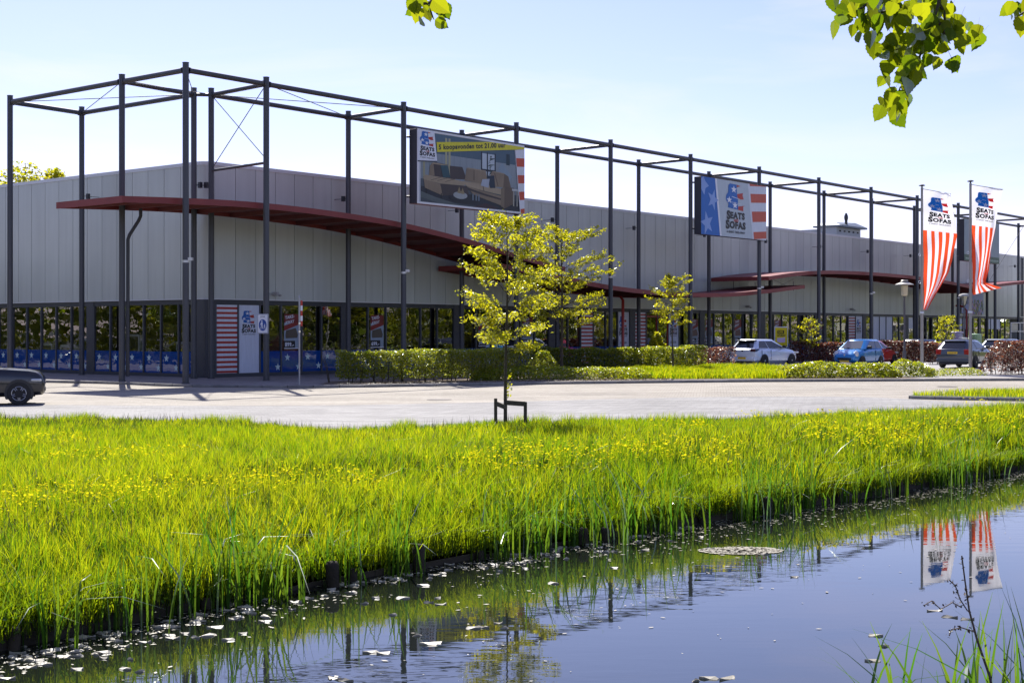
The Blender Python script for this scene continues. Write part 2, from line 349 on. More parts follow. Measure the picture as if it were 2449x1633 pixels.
structure('ground', MB().quad((-1500, -1500, -1.4), (1500, -1500, -1.4), (1500, 3000, -1.4), (-1500, 3000, -1.4)).mesh('ground', M_bed))
def meadow_z(t): return -0.64 + 0.58*np.minimum(1, t/0.26)**0.62 + 0.02*np.sin(t*9)
rows = 26; T = np.linspace(0, 1, rows)**1.3
V = []; F = []
for i in range(160):
    for t in T:
        p = bank[i]*(1-t)+edge[i]*t; V.append((p[0], p[1], float(meadow_z(t))-(0.045 if t > .99 else 0)))
for i in range(159):
    for j in range(rows-1): a = i*rows+j; F.append((a, a+rows, a+rows+1, a+1))
me = bpy.data.meshes.new('meadow'); me.from_pydata(V, [], F); me.materials.append(M_turf); structure('meadow', me)
# road: bricks across the junction, a greyer lane along the near edge
structure('road', flat_poly('road', [tuple(p) for p in edge]+[tuple(p) for p in kerb[::-1]], -0.104, M_road))
lane_off = resample([(-60, 50), (-20, 43.5), (-7, 41.5), (0, 44.3), (4, 46.8), (9, 48.4), (12.4, 47.6), (13.6, 44.5), (15, 39.5)], n=60)
structure('parking_lane', flat_poly('parking_lane', [tuple(p) for p in edge if p[0] < 15]+[tuple(p) for p in lane_off[::-1]], -0.100, M_lane))
structure('pavement', flat_poly('pavement', [tuple(p) for p in kerb]+[(90, 260), (-60, 260)], 0.0, M_walk))
LOT = [FR(30, -9), FR(33, -1.2), FR(120, -1.2), FR(120, -48), (40, 66.2), (22, 64.4), (18.4, 64.2), (17.6, 70), (10, 74)]
structure('parking_lot', flat_poly('parking_lot', [(p[0], p[1]) for p in LOT], 0.004, M_lot))
BED = [(-7.6, 56.3), (-5.0, 56.75), (0, 59.2), (7.5, 61.55), (11.5, 62.5), (18.2, 63.3), (17.4, 69.5), (10, 73.5), (13, 82), (6, 80.5), (-1, 71), (-7.6, 59.5)]
structure('planting_bed', flat_poly('planting_bed', BED, 0.008, M_soil))
# kerb stones, each its own piece
kb = structure('kerb', flat_poly('kerb', [tuple(p+np.array([0, -.14])) for p in kerb]+[tuple(p) for p in kerb[::-1]], -0.09, M_kerb))
stone_me = MB().bevbox(-.495, .495, -.075, .075, -.12, .052, .015).mesh('kerb_stone', M_kerb)
def stones(poly, parent, z=-.052):
    for a, b_ in zip(poly[:-1], poly[1:]):
        d = b_-a; m_ = (a+b_)/2; Ln = np.linalg.norm(d)
        if not (-24 < m_[0] < 26): continue
        obj('kerb_stone', stone_me, parent, (m_[0], m_[1]-.04, z+random.uniform(-.004, .004)), (0, 0, math.atan2(d[1], d[0])+random.uniform(-.01, .01)), (Ln*.995, 1, 1))
stones(kerb, kb, -.048)
# grass island with its own kerb
ISL = [(13.0, 46.4), (14.2, 45.6), (17, 44.6), (26, 42.6), (36, 46), (36, 57), (26, 53.6), (17, 50.0), (14.4, 47.8), (13.0, 46.9)]
isl = resample(ISL+[ISL[0]], step=.8, smooth=1)
structure('grass_island', flat_poly('grass_island', [tuple(p) for p in isl[:-1]], 0.0, M_turf))
stones(isl, kb, -.05)
# manhole in the road
mh = structure('manhole_cover', MB().lathe([(.40, -.02), (.40, .004), (.33, .006), (.32, .002)], 24).mesh('manhole_cover', mat('cast_iron', (.07, .055, .05), .7, var=.3, vscale=20)))
mh.location = PX(1050, 45.8, -.098); del mh['kind']; tag(mh, 'round rusty manhole cover set in the brick road left of the staked tree', 'manhole')
mh2 = obj('manhole_cover', mh.data, None, PX(2265, 56.5, -.098)); tag(mh2, 'dark manhole cover by the kerb below the flagpoles', 'manhole')
# near bank behind and under the camera
near = [(-30, -30), (30, -30), (30, 26), (16, 14.5), (9.0, 9.2), (4.5, 6.6), (0, 5.4), (-8, 2.0), (-16, -3), (-30, -9)]
me = flat_poly("near_bank", near, 0.12, M_turf)
nb = structure('near_bank', me)
bm = bmesh.new(); bm.from_mesh(me)
ex = [e for e in bm.edges if e.is_boundary]; r = bmesh.ops.extrude_edge_only(bm, edges=ex)
for v in [g for g in r['geom'] if isinstance(g, bmesh.types.BMVert)]: v.co.z = -1.2; v.co.y += 1.0
bm.to_mesh(me); bm.free()
# water
m, n, l, b = nodemat('canal_water'); b.inputs['Base Color'].default_value = (.011, .014, .010, 1); b.inputs['Roughness'].default_value = .015; b.inputs['IOR'].default_value = 1.62
t = n.new('ShaderNodeTexCoord'); mp_ = n.new('ShaderNodeMapping'); mp_.inputs['Rotation'].default_value = (0, 0, R(-42)); mp_.inputs['Scale'].default_value = (.45, 1.7, 1); l(t.outputs['Object'], mp_.inputs[0])
z1 = n.new('ShaderNodeTexNoise'); z1.inputs['Scale'].default_value = 2.6; z1.inputs['Detail'].default_value = 3; l(mp_.outputs[0], z1.inputs['Vector'])
z2 = n.new('ShaderNodeTexNoise'); z2.inputs['Scale'].default_value = .16; z2.inputs['Detail'].default_value = 2; l(t.outputs['Object'], z2.inputs['Vector'])
rm = n.new('ShaderNodeMapRange'); rm.inputs['From Min'].default_value = .40; rm.inputs['From Max'].default_value = .66; rm.inputs['To Min'].default_value = .05; rm.inputs['To Max'].default_value = 1.0; l(z2.outputs['Fac'], rm.inputs['Value'])
mu = n.new('ShaderNodeMath'); mu.operation = 'MULTIPLY'; l(z1.outputs['Fac'], mu.inputs[0]); l(rm.outputs['Result'], mu.inputs[1])
bp = n.new('ShaderNodeBump'); bp.inputs['Strength'].default_value = .5; bp.inputs['Distance'].default_value = .0045; l(mu.outputs[0], bp.inputs['Height']); l(bp.outputs['Normal'], b.inputs['Normal'])
wp = [tuple(p) for p in resample(BANK, n=40)]+[(60, 60), (60, -40), (-30, -40), (-30, 2)]
structure('canal_water', flat_poly('canal_water', [(p[0]-0.0, p[1]) for p in [(x-.6, y+.9) if i < 40 else (x, y) for i, (x, y) in enumerate(wp)]], ZW, m))
# ------------------------------------------------------------------ shop building
BAY = 8.47; H0 = 4.235
def clad_mat():
    m, n, l, b = nodemat('cladding_metal'); b.inputs['Roughness'].default_value = .30; b.inputs['Metallic'].default_value = .06
    t = n.new('ShaderNodeTexCoord'); oi = n.new('ShaderNodeObjectInfo'); ad = n.new('ShaderNodeVectorMath'); l(t.outputs['Object'], ad.inputs[0]); l(oi.outputs['Location'], ad.inputs[1])
    mp_ = n.new('ShaderNodeMapping'); mp_.inputs['Scale'].default_value = (3, 3, .14); l(ad.outputs[0], mp_.inputs[0])
    z = n.new('ShaderNodeTexNoise'); z.inputs['Scale'].default_value = 1.0; z.inputs['Detail'].default_value = 6; z.inputs['Roughness'].default_value = .6; l(mp_.outputs[0], z.inputs['Vector'])
    z2 = n.new('ShaderNodeTexNoise'); z2.inputs['Scale'].default_value = .35; z2.inputs['Detail'].default_value = 4; l(ad.outputs[0], z2.inputs['Vector'])
    r = n.new('ShaderNodeMapRange'); r.inputs['From Min'].default_value = .36; r.inputs['From Max'].default_value = .62; r.inputs['To Min'].default_value = .93; r.inputs['To Max'].default_value = 1.01; l(z.outputs['Fac'], r.inputs['Value'])
    r2 = n.new('ShaderNodeMapRange'); r2.inputs['To Min'].default_value = .90; r2.inputs['To Max'].default_value = 1.10; l(z2.outputs['Fac'], r2.inputs['Value'])
    r3 = n.new('ShaderNodeMapRange'); r3.inputs['To Min'].default_value = .955; r3.inputs['To Max'].default_value = 1.04; l(oi.outputs['Random'], r3.inputs['Value'])
    m1 = n.new('ShaderNodeMath'); m1.operation = 'MULTIPLY'; l(r.outputs[0], m1.inputs[0]); l(r2.outputs[0], m1.inputs[1]); m2 = n.new('ShaderNodeMath'); m2.operation = 'MULTIPLY'; l(m1.outputs[0], m2.inputs[0]); l(r3.outputs[0], m2.inputs[1])
    h = n.new('ShaderNodeVectorMath'); h.operation = 'SCALE'; h.inputs[0].default_value = (.52, .55, .51); l(m2.outputs[0], h.inputs['Scale']); l(h.outputs['Vector'], b.inputs['Base Color']); return m
M_clad = clad_mat()
M_trim = mat('cladding_trim', (.62, .63, .64), .4, metal=.3)
M_dark = mat('anthracite_frame', (.035, .038, .045), .45)
M_dark2 = mat('anthracite_cladding', (.05, .053, .062), .5)
M_roof = mat('roof_felt', (.12, .12, .12), .9)
M_int = mat('interior_paint', (.05, .047, .045), .9)
M_floor = mat('shop_floor', (.08, .07, .06), .5, var=.1)
M_white = mat('white_panel', srgb(214, 220, 232), .4, var=.03)
M_glass = glassmat('shop_glass', (.82, .86, .85), 3.2, 0.0, .0035)
M_film = None
INK = printmat()
bl = thing('shop_building', 'long grey metal-clad showroom with dark glazed ground floor', 'building', FR(5, 5), ROT)
ZC, ZR = 3.59, 9.78                      # cladding bottom, roof edge
NB = 12                                  # bays along the long side
LEN = 0.03+NB*BAY+4; WID = 36.0
PW = BAY/7
pan_me = MB().box(0.014, PW-0.014, 0, .07, ZC, ZR-.16).mesh('cladding_panel', M_clad)
# long side (plane y=0 local), panels start after the rounded corner
RC = .55
k0 = 0
x = RC
first = BAY/7*1.0
n_p = int((LEN-RC)/PW)
for k in range(n_p): obj('cladding_panel', pan_me, bl, (RC+k*PW, random.uniform(0, .006), 0))
n_q = int((WID-RC)/PW)
for k in range(n_q): obj('cladding_panel', pan_me, bl, (random.uniform(0, .006), RC+(k+1)*PW, 0), (0, 0, R(-90)))
# rounded corner piece
cm = MB(); N = 8
for k in range(N):
    a0, a1 = math.pi*(1+.5*k/N), math.pi*(1+.5*(k+1)/N)
    p = lambda a: (RC+RC*math.cos(a), RC+RC*math.sin(a))
    cm.quad((*p(a0), ZC), (*p(a1), ZC), (*p(a1), ZR-.16), (*p(a0), ZR-.16))
obj('corner_panel', cm.mesh('corner_panel', M_clad, 60), bl)
# roof edge trim, bottom trim and lintel band, following both sides and the corner
def band(name, off, z0, z1, m, dep=.12):
    b_ = MB(); pts = [(-off, WID)]+[(-off, RC)]
    pts += [(RC+(RC+off)*math.cos(math.pi*(1+.5*k/8)), RC+(RC+off)*math.sin(math.pi*(1+.5*k/8))) for k in range(1, 8)]+[(RC, -off), (LEN, -off)]
    inn = [(x_+dep if i < 2 else x_+dep*.7 if i < len(pts)-2 else x_, y_+(0 if i < 2 else dep*.7 if i < len(pts)-2 else dep)) for i, (x_, y_) in enumerate(pts)]
    for i in range(len(pts)-1):
        A, B, D_, E = pts[i], pts[i+1], inn[i+1], inn[i]
        b_.quad((*A, z0), (*B, z0), (*B, z1), (*A, z1)); b_.quad((*A, z1), (*B, z1), (*D_, z1), (*E, z1)); b_.quad((*E, z0), (*D_, z0), (*B, z0), (*A, z0))
    return obj(name, b_.mesh(name, m), bl)
obj('cladding_backing', MB().box(RC, LEN, .09, .12, ZC, ZR-.17).box(.09, .12, RC, WID, ZC, ZR-.17).mesh('cladding_backing', M_dark), bl)
band('roof_edge', .03, ZR-.16, ZR, M_trim, .5)
band('drip_rail', .05, ZC-.05, ZC-.001, M_trim)
band('lintel', -.02, ZC-.27, ZC-.052, M_dark, .2)
band('plinth', .0, 0.0, .16, M_dark2, .3)
obj('roof', MB().quad((.4, .4, ZR-.1), (LEN, .4, ZR-.1), (LEN, WID, ZR-.1), (.4, WID, ZR-.1)).mesh('roof', M_roof), bl)
ib = MB()
ib.quad((.2, .2, .05), (LEN, .2, .05), (LEN, WID, .05), (.2, WID, .05))
obj('floor', ib.mesh('floor', M_floor), bl)
ib = MB(); ib.quad((.2, .2, 3.5), (.2, WID, 3.5), (LEN, WID, 3.5), (LEN, .2, 3.5)); obj('ceiling', ib.mesh('ceiling', M_int), bl)
ib = MB(); ib.quad((11, 13, 0), (LEN, 13, 0), (LEN, 13, 3.6), (11, 13, 3.6)); ib.quad((11, WID, 0), (11, 13, 0), (11, 13, 3.6), (11, WID, 3.6)); obj('partition', ib.mesh('partition', M_int), bl)
obj('end_wall', MB().quad((LEN, 0, 0), (LEN, WID, 0), (LEN, WID, ZR), (LEN, 0, ZR)).quad((LEN, WID, 0), (0, WID, 0), (0, WID, ZR), (LEN, WID, ZR)).mesh('end_wall', M_clad), bl)
# columns, mullions, panes
COLW = .6; PN = (BAY-COLW)/6
col_me = MB().bevbox(-.3, .3, -.01, .35, .0, ZC-.06, .02).mesh('column', M_dark2)
mul_me = MB().box(-.035, .035, .0, .14, .16, ZC-.27).mesh('mullion', mat('mullion_grey', (.075, .082, .095), .4))
pane_me = MB().quad((.035, .07, .16), (PN-.035, .07, .16), (PN-.035, .07, ZC-.27), (.035, .07, ZC-.27)).mesh('window_pane', M_glass)
M_film = None
def filmmat():
    m = glassmat('blue_window_film', (.02, .09, .30), 1.5, 0.0, .0035)
    n = m.node_tree.nodes; l = m.node_tree.links.new
    t = next(q for q in n if q.type == 'BSDF_TRANSPARENT'); ms = next(q for q in n if q.type == 'MIX_SHADER')
    d = n.new('ShaderNodeBsdfDiffuse'); d.inputs['Color'].default_value = (.008, .075, .34, 1)
    m2 = n.new('ShaderNodeMixShader'); m2.inputs[0].default_value = .75; l(t.outputs[0], m2.inputs[1]); l(d.outputs[0], m2.inputs[2]); l(m2.outputs[0], ms.inputs[1]); return m
M_film = filmmat()
film_me = MB().quad((.035, .062, .161), (PN-.035, .062, .161), (PN-.035, .062, 1.16), (.035, .062, 1.16)).mesh('window_film', M_film)
# stripes panel, logo panel, poster prints (x across, y up; layers step towards the street)
def stripes_mesh():
    p = Print(); p.rect(.04, .17, PN-.04, ZC-.28, WHITE, 0); h = (ZC-.28-.17)/14
    for k in range(14): p.rect(.04, .17+k*h+h*.08, PN-.04, .17+k*h+h*.55, RED, 1)
    return p.mesh('striped_panel', lambda x_, y_, l_: (x_, .055-.004*l_, y_), INK)
STRIPE = stripes_mesh()
def whitepanel(mode):
    p = Print(); p.rect(.03, .165, PN-.03, ZC-.275, srgb(215, 221, 233), 0)
    if mode == 'big': p.logo(PN*.17, 1.93, PN*.66, 1.12, 1)
    elif mode == 'tall':
        p.logo(PN*.14, 1.75, PN*.72, 1.3, 1)
        for tx, yy, ww in (('DISCOVER', 1.30, .56), ('THE WORLD OF', .98, .64), ('SEATS AND SOFAS', .66, .78)): p.text(tx, PN*(1-ww)/2, yy, PN*ww, .14, (.03, .05, .07), 1, .02)
    elif mode == 'small': p.text('abcor', PN*.18, 1.3, PN*.6, .2, (.05, .06, .07), 1, .015); p.rect(PN*.18, 1.0, PN*.7, 1.03, (.3, .32, .35), 1)
    return p.mesh('sign_panel', lambda x_, y_, l_: (x_, .055-.004*l_, y_), INK)
def poster(price, seed):
    rr = random.Random(seed); p = Print(); x0, x1, y0, y1 = .22, PN-.15, 1.28, 2.92; W_ = x1-x0
    p.rect(x0, y0, x1, y1, srgb(150, 165, 180), 0); p.rect(x0, y1-.42, x1, y1, srgb(120, 28, 30), 1)
    p.poly([(x0, y1-.56), (x1, y1-.30), (x1, y1-.5), (x0, y1-.8)], srgb(140, 36, 36), 1)
    p.text('TAKE-', x0+.06, y1-.26, W_*.62, .16, WHITE, 2, .03, .16); p.text('AWAY', x0+.06, y1-.50, W_*.62, .16, WHITE, 2, .03, .16)
    p.poly([(x0+.08, y0+.62), (x0+.12, y0+.86), (x1-.2, y0+.98), (x1-.06, y0+.66), (x1-.1, y0+.5), (x0+.1, y0+.48)], srgb(95+rr.randint(-20, 20), 80, 70), 1)
    p.rect(x0, y0+.02, x0+W_*.74, y0+.36, (.012, .014, .02), 1); p.text(price, x0+.05, y0+.08, W_*.60, .21, WHITE, 2, .035)
    p.rect(x0, y0-.02, x1, y0+.02, WHITE, 1)
    return p.mesh('poster', lambda x_, y_, l_: (x_, .066-.004*l_, y_), INK)
WP = {k: whitepanel(k) for k in ('big', 'tall', 'small')}
plain_p = whitepanel('none')
# stars stuck on the film
sp = Print()
for q in range(1): sp.star(0, 0, .19, srgb(205, 225, 222), 0)
STAR = sp.mesh('window_star', lambda x_, y_, l_: (x_, 0, y_), INK)
SPECIAL = {(0, 0): 'stripes', (0, 1): 'big', (3, 2): 'stripes', (3, 5): 'tall', (4, 0): 'stripes', (4, 1): 'door', (4, 2): 'door', (4, 3): 'tall', (7, 4): 'stripes', (7, 5): 'big', (8, 1): 'plain', (8, 2): 'small', (8, 3): 'plain', (9, 0): 'half', (10, 2): 'half', (10, 3): 'half', (11, 1): 'half', (11, 2): 'half', (11, 3): 'half'}
POST = {(0, 3): '899.-', (1, 1): '699.-', (2, 1): '599.-', (2, 4): '499.-', (5, 0): '799.-', (5, 3): '599.-', (6, 1): '999.-', (6, 5): '699.-', (7, 0): '799.-', (4, 5): '599.-'}
M_doorred = mat('red_door_steel', (.33, .03, .025), .4)
half_me = MB().quad((.05, .06, 2.3), (PN-.05, .06, 2.3), (PN-.05, .06, ZC-.3), (.05, .06, ZC-.3)).mesh('light_panel', M_white)
door_me = MB().box(.04, .10, .03, .09, .02, ZC-.3).box(PN-.10, PN-.04, .03, .09, .02, ZC-.3).box(.10, PN-.10, .03, .09, 3.0, 3.12).mesh('door_frame', M_doorred)
for bay in range(NB):
    u0 = .03+bay*BAY
    obj('column', col_me, bl, (u0+(.3 if bay else .27), 0, 0))
    for i in range(6):
        xx = u0+COLW+i*PN; sp_ = SPECIAL.get((bay, i))
        obj('mullion', mul_me, bl, (xx, 0, 0))
        if sp_ == 'stripes': obj('striped_panel', STRIPE, bl, (xx, 0, 0)); continue
        if sp_ in WP: obj('sign_panel', WP[sp_], bl, (xx, 0, 0)); continue
        if sp_ == 'plain': obj('sign_panel', plain_p, bl, (xx, 0, 0)); continue
        pn = obj('window_pane', pane_me, bl, (xx, 0, 0))
        if sp_ == 'door': obj('door_frame', door_me, bl, (xx, 0, 0)); continue
        if sp_ == 'half': obj('light_panel', half_me, bl, (xx, 0, 0)); continue
        if bay < 9:
            obj('window_film', film_me, pn)
            for sx, sz in ((PN*.32, .86), (PN*.86, .42)): obj('window_star', STAR, pn, (sx, .052, sz+random.uniform(-.02, .02)))
        if (bay, i) in POST: obj('poster', poster(POST[(bay, i)], bay*7+i), pn)
# short side: same glazing on plane x=0, running along +y
for bay in range(4):
    v0 = .03+bay*BAY
    o = obj('column', col_me, bl, (0, v0+(.3 if bay else .33), 0), (0, 0, R(-90)))
    for i in range(6):
        yy = v0+COLW+(i+1)*PN
        obj('mullion', mul_me, bl, (0, yy, 0), (0, 0, R(-90)))
        pn = obj('window_pane', pane_me, bl, (0, yy, 0), (0, 0, R(-90)))
        if yy < 22:
            obj('window_film', film_me, pn)
            for sx, sz in ((PN*.30, .86), (PN*.84, .40)): obj('window_star', STAR, pn, (sx, .052, sz+random.uniform(-.02, .02)))
# wall cameras and small lights
camb = MB().bevbox(-.08, .08, -.34, -.02, -.07, .09, .02).box(-.02, .02, -.04, .02, -.05, .05); camb.tube([(.1, -.1, 0), (.1, -.42, -.08)], .05, 8)
cam_me = camb.mesh('security_camera', mat('camera_housing', (.38, .37, .36), .5))
for u in (9.0, 53.5, 70.3):
    o = obj('security_camera', cam_me, None, FR(u, 4.94, 3.85), (0, 0, ROT+R(180)*0)); tag(o, {9.0: 'grey security camera on the cladding above the window nearest the corner', 53.5: 'small security camera on the cladding above the yellow board', 70.3: 'small security camera above the white door panels'}[u], 'camera')

# ------------------------------------------------------------------ rooftop plant room
M_ru = mat('plant_room_sheet', (.50, .52, .53), .5, metal=.2, var=.08, vscale=1.5); M_ruroof = mat('plant_room_roof', (.20, .23, .27), .5, metal=.2, var=.1)
ru = thing('rooftop_plant_room', 'small grey plant room with overhanging roof and black flue on the roof edge', 'plant room', FR(74.1, 8.0, ZR+.18), ROT)
obj('wall', MB().box(0, 4.6, 0, 1.8, 0, .98).box(.2, 2.2, 1.8, 3.4, 0, .80).mesh('wall', M_ru), ru)
rm_ = MB(); a = [(-.15, -.45, .93), (5.0, -.45, .93), (5.0, 2.1, .93), (-.15, 2.1, .93)]; b_ = [(.15, .2, 1.32), (4.0, .2, 1.48), (4.3, 1.6, 1.48), (.15, 1.6, 1.32)]
a2 = [(x_, y_, z_+.14) for x_, y_, z_ in a]
for k in range(4): rm_.quad(a[k], a[(k+1) % 4], a2[(k+1) % 4], a2[k]); rm_.quad(a2[k], a2[(k+1) % 4], b_[(k+1) % 4], b_[k])
rm_.quad(*b_); rm_.quad(*a[::-1]); obj('roof', rm_.mesh('roof', M_ruroof), ru)
obj('flue', MB().lathe([(.12, 1.0), (.12, 1.55), (.15, 1.6), (.17, 1.75), (.16, 1.9), (.12, 2.0), (.08, 2.1), (.07, 2.15)], 12, (1.4, -.2, 0)).mesh('flue', M_dark, 40), ru)
vent = MB().box(-.13, .13, -.03, .0, -.06, .06).mesh('vent', mat('black_hole', (.01, .01, .01), .9))
for k in range(5): obj('vent', vent, ru, (.65+k*.85, 0, .62))

# ------------------------------------------------------------------ steel frame
M_steel = mat('frame_steel', (.058, .062, .072), .42, metal=.15, var=.12, vscale=1.2, stretch=(1, 1, .3))
HT = 12.88
fr = thing('steel_frame', 'tall dark grey tubular steel frame wrapping the corner of the showroom', 'steel frame', FR(0, 0), ROT)
post_me = MB().lathe([(.17, 0), (.17, .03), (.128, .035), (.128, HT-.02), (.14, HT-.02), (.14, HT)], 16).mesh('post', M_steel, 40)
outer = [(0, 0)]+[(H0+k*BAY, 0) for k in range(13)]; inner = [(H0+.3+k*BAY, 4.0) for k in range(13)]
outerL = [(0, H0), (0, H0+BAY)]; innerL = [(4.0, H0+.3), (4.0, H0+.3+BAY)]
for p in outer+inner+outerL+innerL: obj('post', post_me, fr, (p[0], p[1], 0))
ZB = HT-.30
def beam(a, b_, z=ZB, r=.112, name='beam', z2=None, short=.13):
    A = Vector((a[0], a[1], z)); B = Vector((b_[0], b_[1], z if z2 is None else z2)); d = (B-A).normalized(); A += d*short; B -= d*short
    mb = MB().tube([A, B], r, 10)
    if r > .08: mb.tube([A, A+d*.06], r*1.25, 10); mb.tube([B-d*.06, B], r*1.25, 10)
    obj(name, mb.mesh(name, M_steel, 40), fr)
for a, b_ in zip(outer[:-1], outer[1:]): beam(a, b_)
for a, b_ in zip(inner[:-1], inner[1:]): beam(a, b_)
beam(outer[0], outerL[0]); beam(outerL[0], outerL[1]); beam(innerL[0], innerL[1]); beam(outerL[1], innerL[1]); beam(outerL[0], innerL[0], r=.095)
beam(inner[0], innerL[0], r=.08)
for a, b_ in zip(outer[1:], inner): beam(a, b_, r=.095)
rod = lambda a, b_, z=ZB, z2=None: beam(a, b_, z, .018, 'brace_rod', z2, .05)
rod(outerL[0], innerL[1]); rod(outerL[1], innerL[0]); rod(outer[1], inner[1]); rod(outer[2], inner[0]); rod(outer[0], innerL[0]); rod(outerL[0], (4.2, 3.9))
rod(outer[1], inner[0], ZB, 9.25); rod(outer[1], inner[0], 9.4, ZB)
beam(outer[1], inner[0], 9.25, .06, 'strut', 9.22)
rod(outer[11], (92.6, 2.2), ZB, 6.6); rod(outer[12], (93.2, 2.2), ZB, 6.6)
# brackets that tie the inner posts to the wall
br_me = MB().box(-.012, .012, 0, .86, -.012, .012).box(-.08, .08, .16, .30, -.13, .13).mesh('wall_bracket', M_dark)
for p in inner: obj('wall_bracket', br_me, fr, (p[0], p[1]+.12, 8.6))
for p in innerL: obj('wall_bracket', br_me, fr, (p[0]+.12, p[1], 8.6), (0, 0, R(-90)))
# clamp lamps on the outer posts
cl = MB().lathe([(.145, -.05), (.145, .05)], 14).box(.10, .30, -.06, .06, .03, .15)
cl_me = cl.mesh('clamp_lamp', mat('clamp_aluminium', (.55, .55, .53), .35, metal=.5))
for k, z in ((0, 4.9), (2, 4.85), (4, 5.15), (6, 4.9), (8, 4.9), (10, 4.9)): obj('clamp_lamp', cl_me, fr, (outer[k][0], 0, z), (0, 0, R(-60)))

# ------------------------------------------------------------------ wavy canopies
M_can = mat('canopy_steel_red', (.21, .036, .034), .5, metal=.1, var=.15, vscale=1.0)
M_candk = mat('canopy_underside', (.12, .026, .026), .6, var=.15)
def canopy(label, key, v0=.32, v1=4.75, step=.5, fh=.25):
    u = np.arange(key[0][0], key[-1][0]+.01, step); kz = resample(key, n=len(u)*3, smooth=3); z = np.interp(u, kz[:, 0], kz[:, 1])
    o = thing('wave_canopy', label, 'canopy', FR(key[0][0], v0, 0), ROT); u = u-u[0]; W_ = v1-v0
    dk = MB(); un = MB()
    for i in range(len(u)-1):
        A, B = (u[i], z[i]), (u[i+1], z[i+1])
        dk.quad((A[0], 0, A[1]), (B[0], 0, B[1]), (B[0], W_, B[1]), (A[0], W_, A[1]))
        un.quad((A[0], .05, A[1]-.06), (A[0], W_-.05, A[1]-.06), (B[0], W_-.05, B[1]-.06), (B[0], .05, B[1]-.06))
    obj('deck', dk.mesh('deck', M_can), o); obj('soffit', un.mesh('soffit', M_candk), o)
    for y0, y1 in ((-.01, .05), (W_-.05, W_+.01)):
        f = MB()
        for i in range(len(u)-1):
            A, B = (u[i], z[i]+.012), (u[i+1], z[i+1]+.012)
            f.quad((A[0], y0, A[1]-fh), (B[0], y0, B[1]-fh), (B[0], y0, B[1]), (A[0], y0, A[1])); f.quad((A[0], y1, A[1]), (B[0], y1, B[1]), (B[0], y1, B[1]-fh), (A[0], y1, A[1]-fh))
            f.quad((A[0], y1, A[1]-fh), (B[0], y1, B[1]-fh), (B[0], y0, B[1]-fh), (A[0], y0, A[1]-fh)); f.quad((A[0], y0, A[1]), (B[0], y0, B[1]), (B[0], y1, B[1]), (A[0], y1, A[1]))
        obj('fascia', f.mesh('fascia', M_can), o)
    for e in (0, -1):
        x0 = u[e]; s_ = -.05 if e == 0 else .05
        obj('end_fascia', MB().box(min(x0, x0+s_), max(x0, x0+s_), -.012, W_+.012, z[e]-fh, z[e]+.014).mesh('end_fascia', M_can), o)
    i = 2
    while i < len(u)-1:
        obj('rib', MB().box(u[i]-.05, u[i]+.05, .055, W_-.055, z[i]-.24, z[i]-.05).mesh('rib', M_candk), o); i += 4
    return o
can1 = canopy('large red-brown canopy wing reaching past the front corner posts', [(-2.75, 7.33), (0, 7.46), (3, 7.56), (6, 7.55), (9, 7.46), (12.7, 7.28), (17.7, 6.72), (22, 6.05), (26, 5.55)])
dp = MB().tube([(3.35, 3.45, 7.35), (3.35, 3.45, 6.95), (3.28, 3.50, 6.75), (3.00, 3.74, 6.15), (2.95, 3.78, 5.95), (2.95, 3.78, .2)], .075, 8)
can1b = obj('drainpipe', dp.mesh('drainpipe', M_dark, 40), can1); can1b.location = (0, 0, 0)
can2 = canopy('low red-brown canopy sagging in the middle over the shop entrance', [(20.5, 5.55), (25, 5.15), (29, 4.75), (33, 4.52), (38, 4.42), (43, 4.50), (47, 4.75), (53.5, 5.30)])
can3 = canopy('red-brown canopy arch right of the blue and white sign', [(48.5, 5.75), (52, 6.12), (56, 6.40), (61, 6.52), (67, 6.55), (73, 6.48), (79, 6.30), (84, 6.02), (88, 5.75)])
can4 = canopy('far red-brown canopy hung from two rods at the right edge', [(88, 6.15), (92, 6.42), (97, 6.75), (103, 7.0)])
for u in (49.5, 52.5):
    obj('hanger', MB().tube([(u-48.5, .3, 5.55), (u-48.5, .3, 4.9)], .02, 6).tube([(u-48.5, 3.3, 5.55), (u-48.5, 3.3, 4.9)], .02, 6).mesh('hanger', M_dark), can3)
obj('hanger', MB().tube([(1, .3, 5.6), (4, .3, 5.0)], .012, 5).tube([(4, .3, 5.7), (1, .3, 4.9)], .012, 5).mesh('hanger', M_dark), can3)

# ------------------------------------------------------------------ billboards
M_box = mat('sign_box_dark', (.035, .036, .042), .5); M_fr = mat('sign_rim', (.70, .71, .73), .4)
def billboard(u0, W_, z0, z1, label, pr, rim=None):
    o = thing('billboard', label, 'billboard', FR(u0, -.7, z0), ROT); h = z1-z0
    obj('box', MB().bevbox(0, W_, .012, .5, 0, h, .01).mesh('box', M_box), o)
    f = Print(); pr(f, W_, h); obj('printed_face', f.mesh('printed_face', lambda x_, y_, l_: (x_, .004-.006*l_, y_), INK), o)
    if rim:
        r_ = MB().box(0, W_, -.03, .0, 0, .09).box(0, W_, -.03, .0, h-.09, h).box(0, .09, -.03, .0, .09, h-.09); obj('rim', r_.mesh('rim', M_fr), o)
    a = MB()
    for zz in (.35, h-.35): a.tube([(-.05, .62, zz), (.10, .40, zz)], .05, 8); a.tube([(W_-.05, .45, zz), (W_-.05, .62, zz)], .05, 8)
    obj('bracket', a.mesh('bracket', M_dark), o); return o
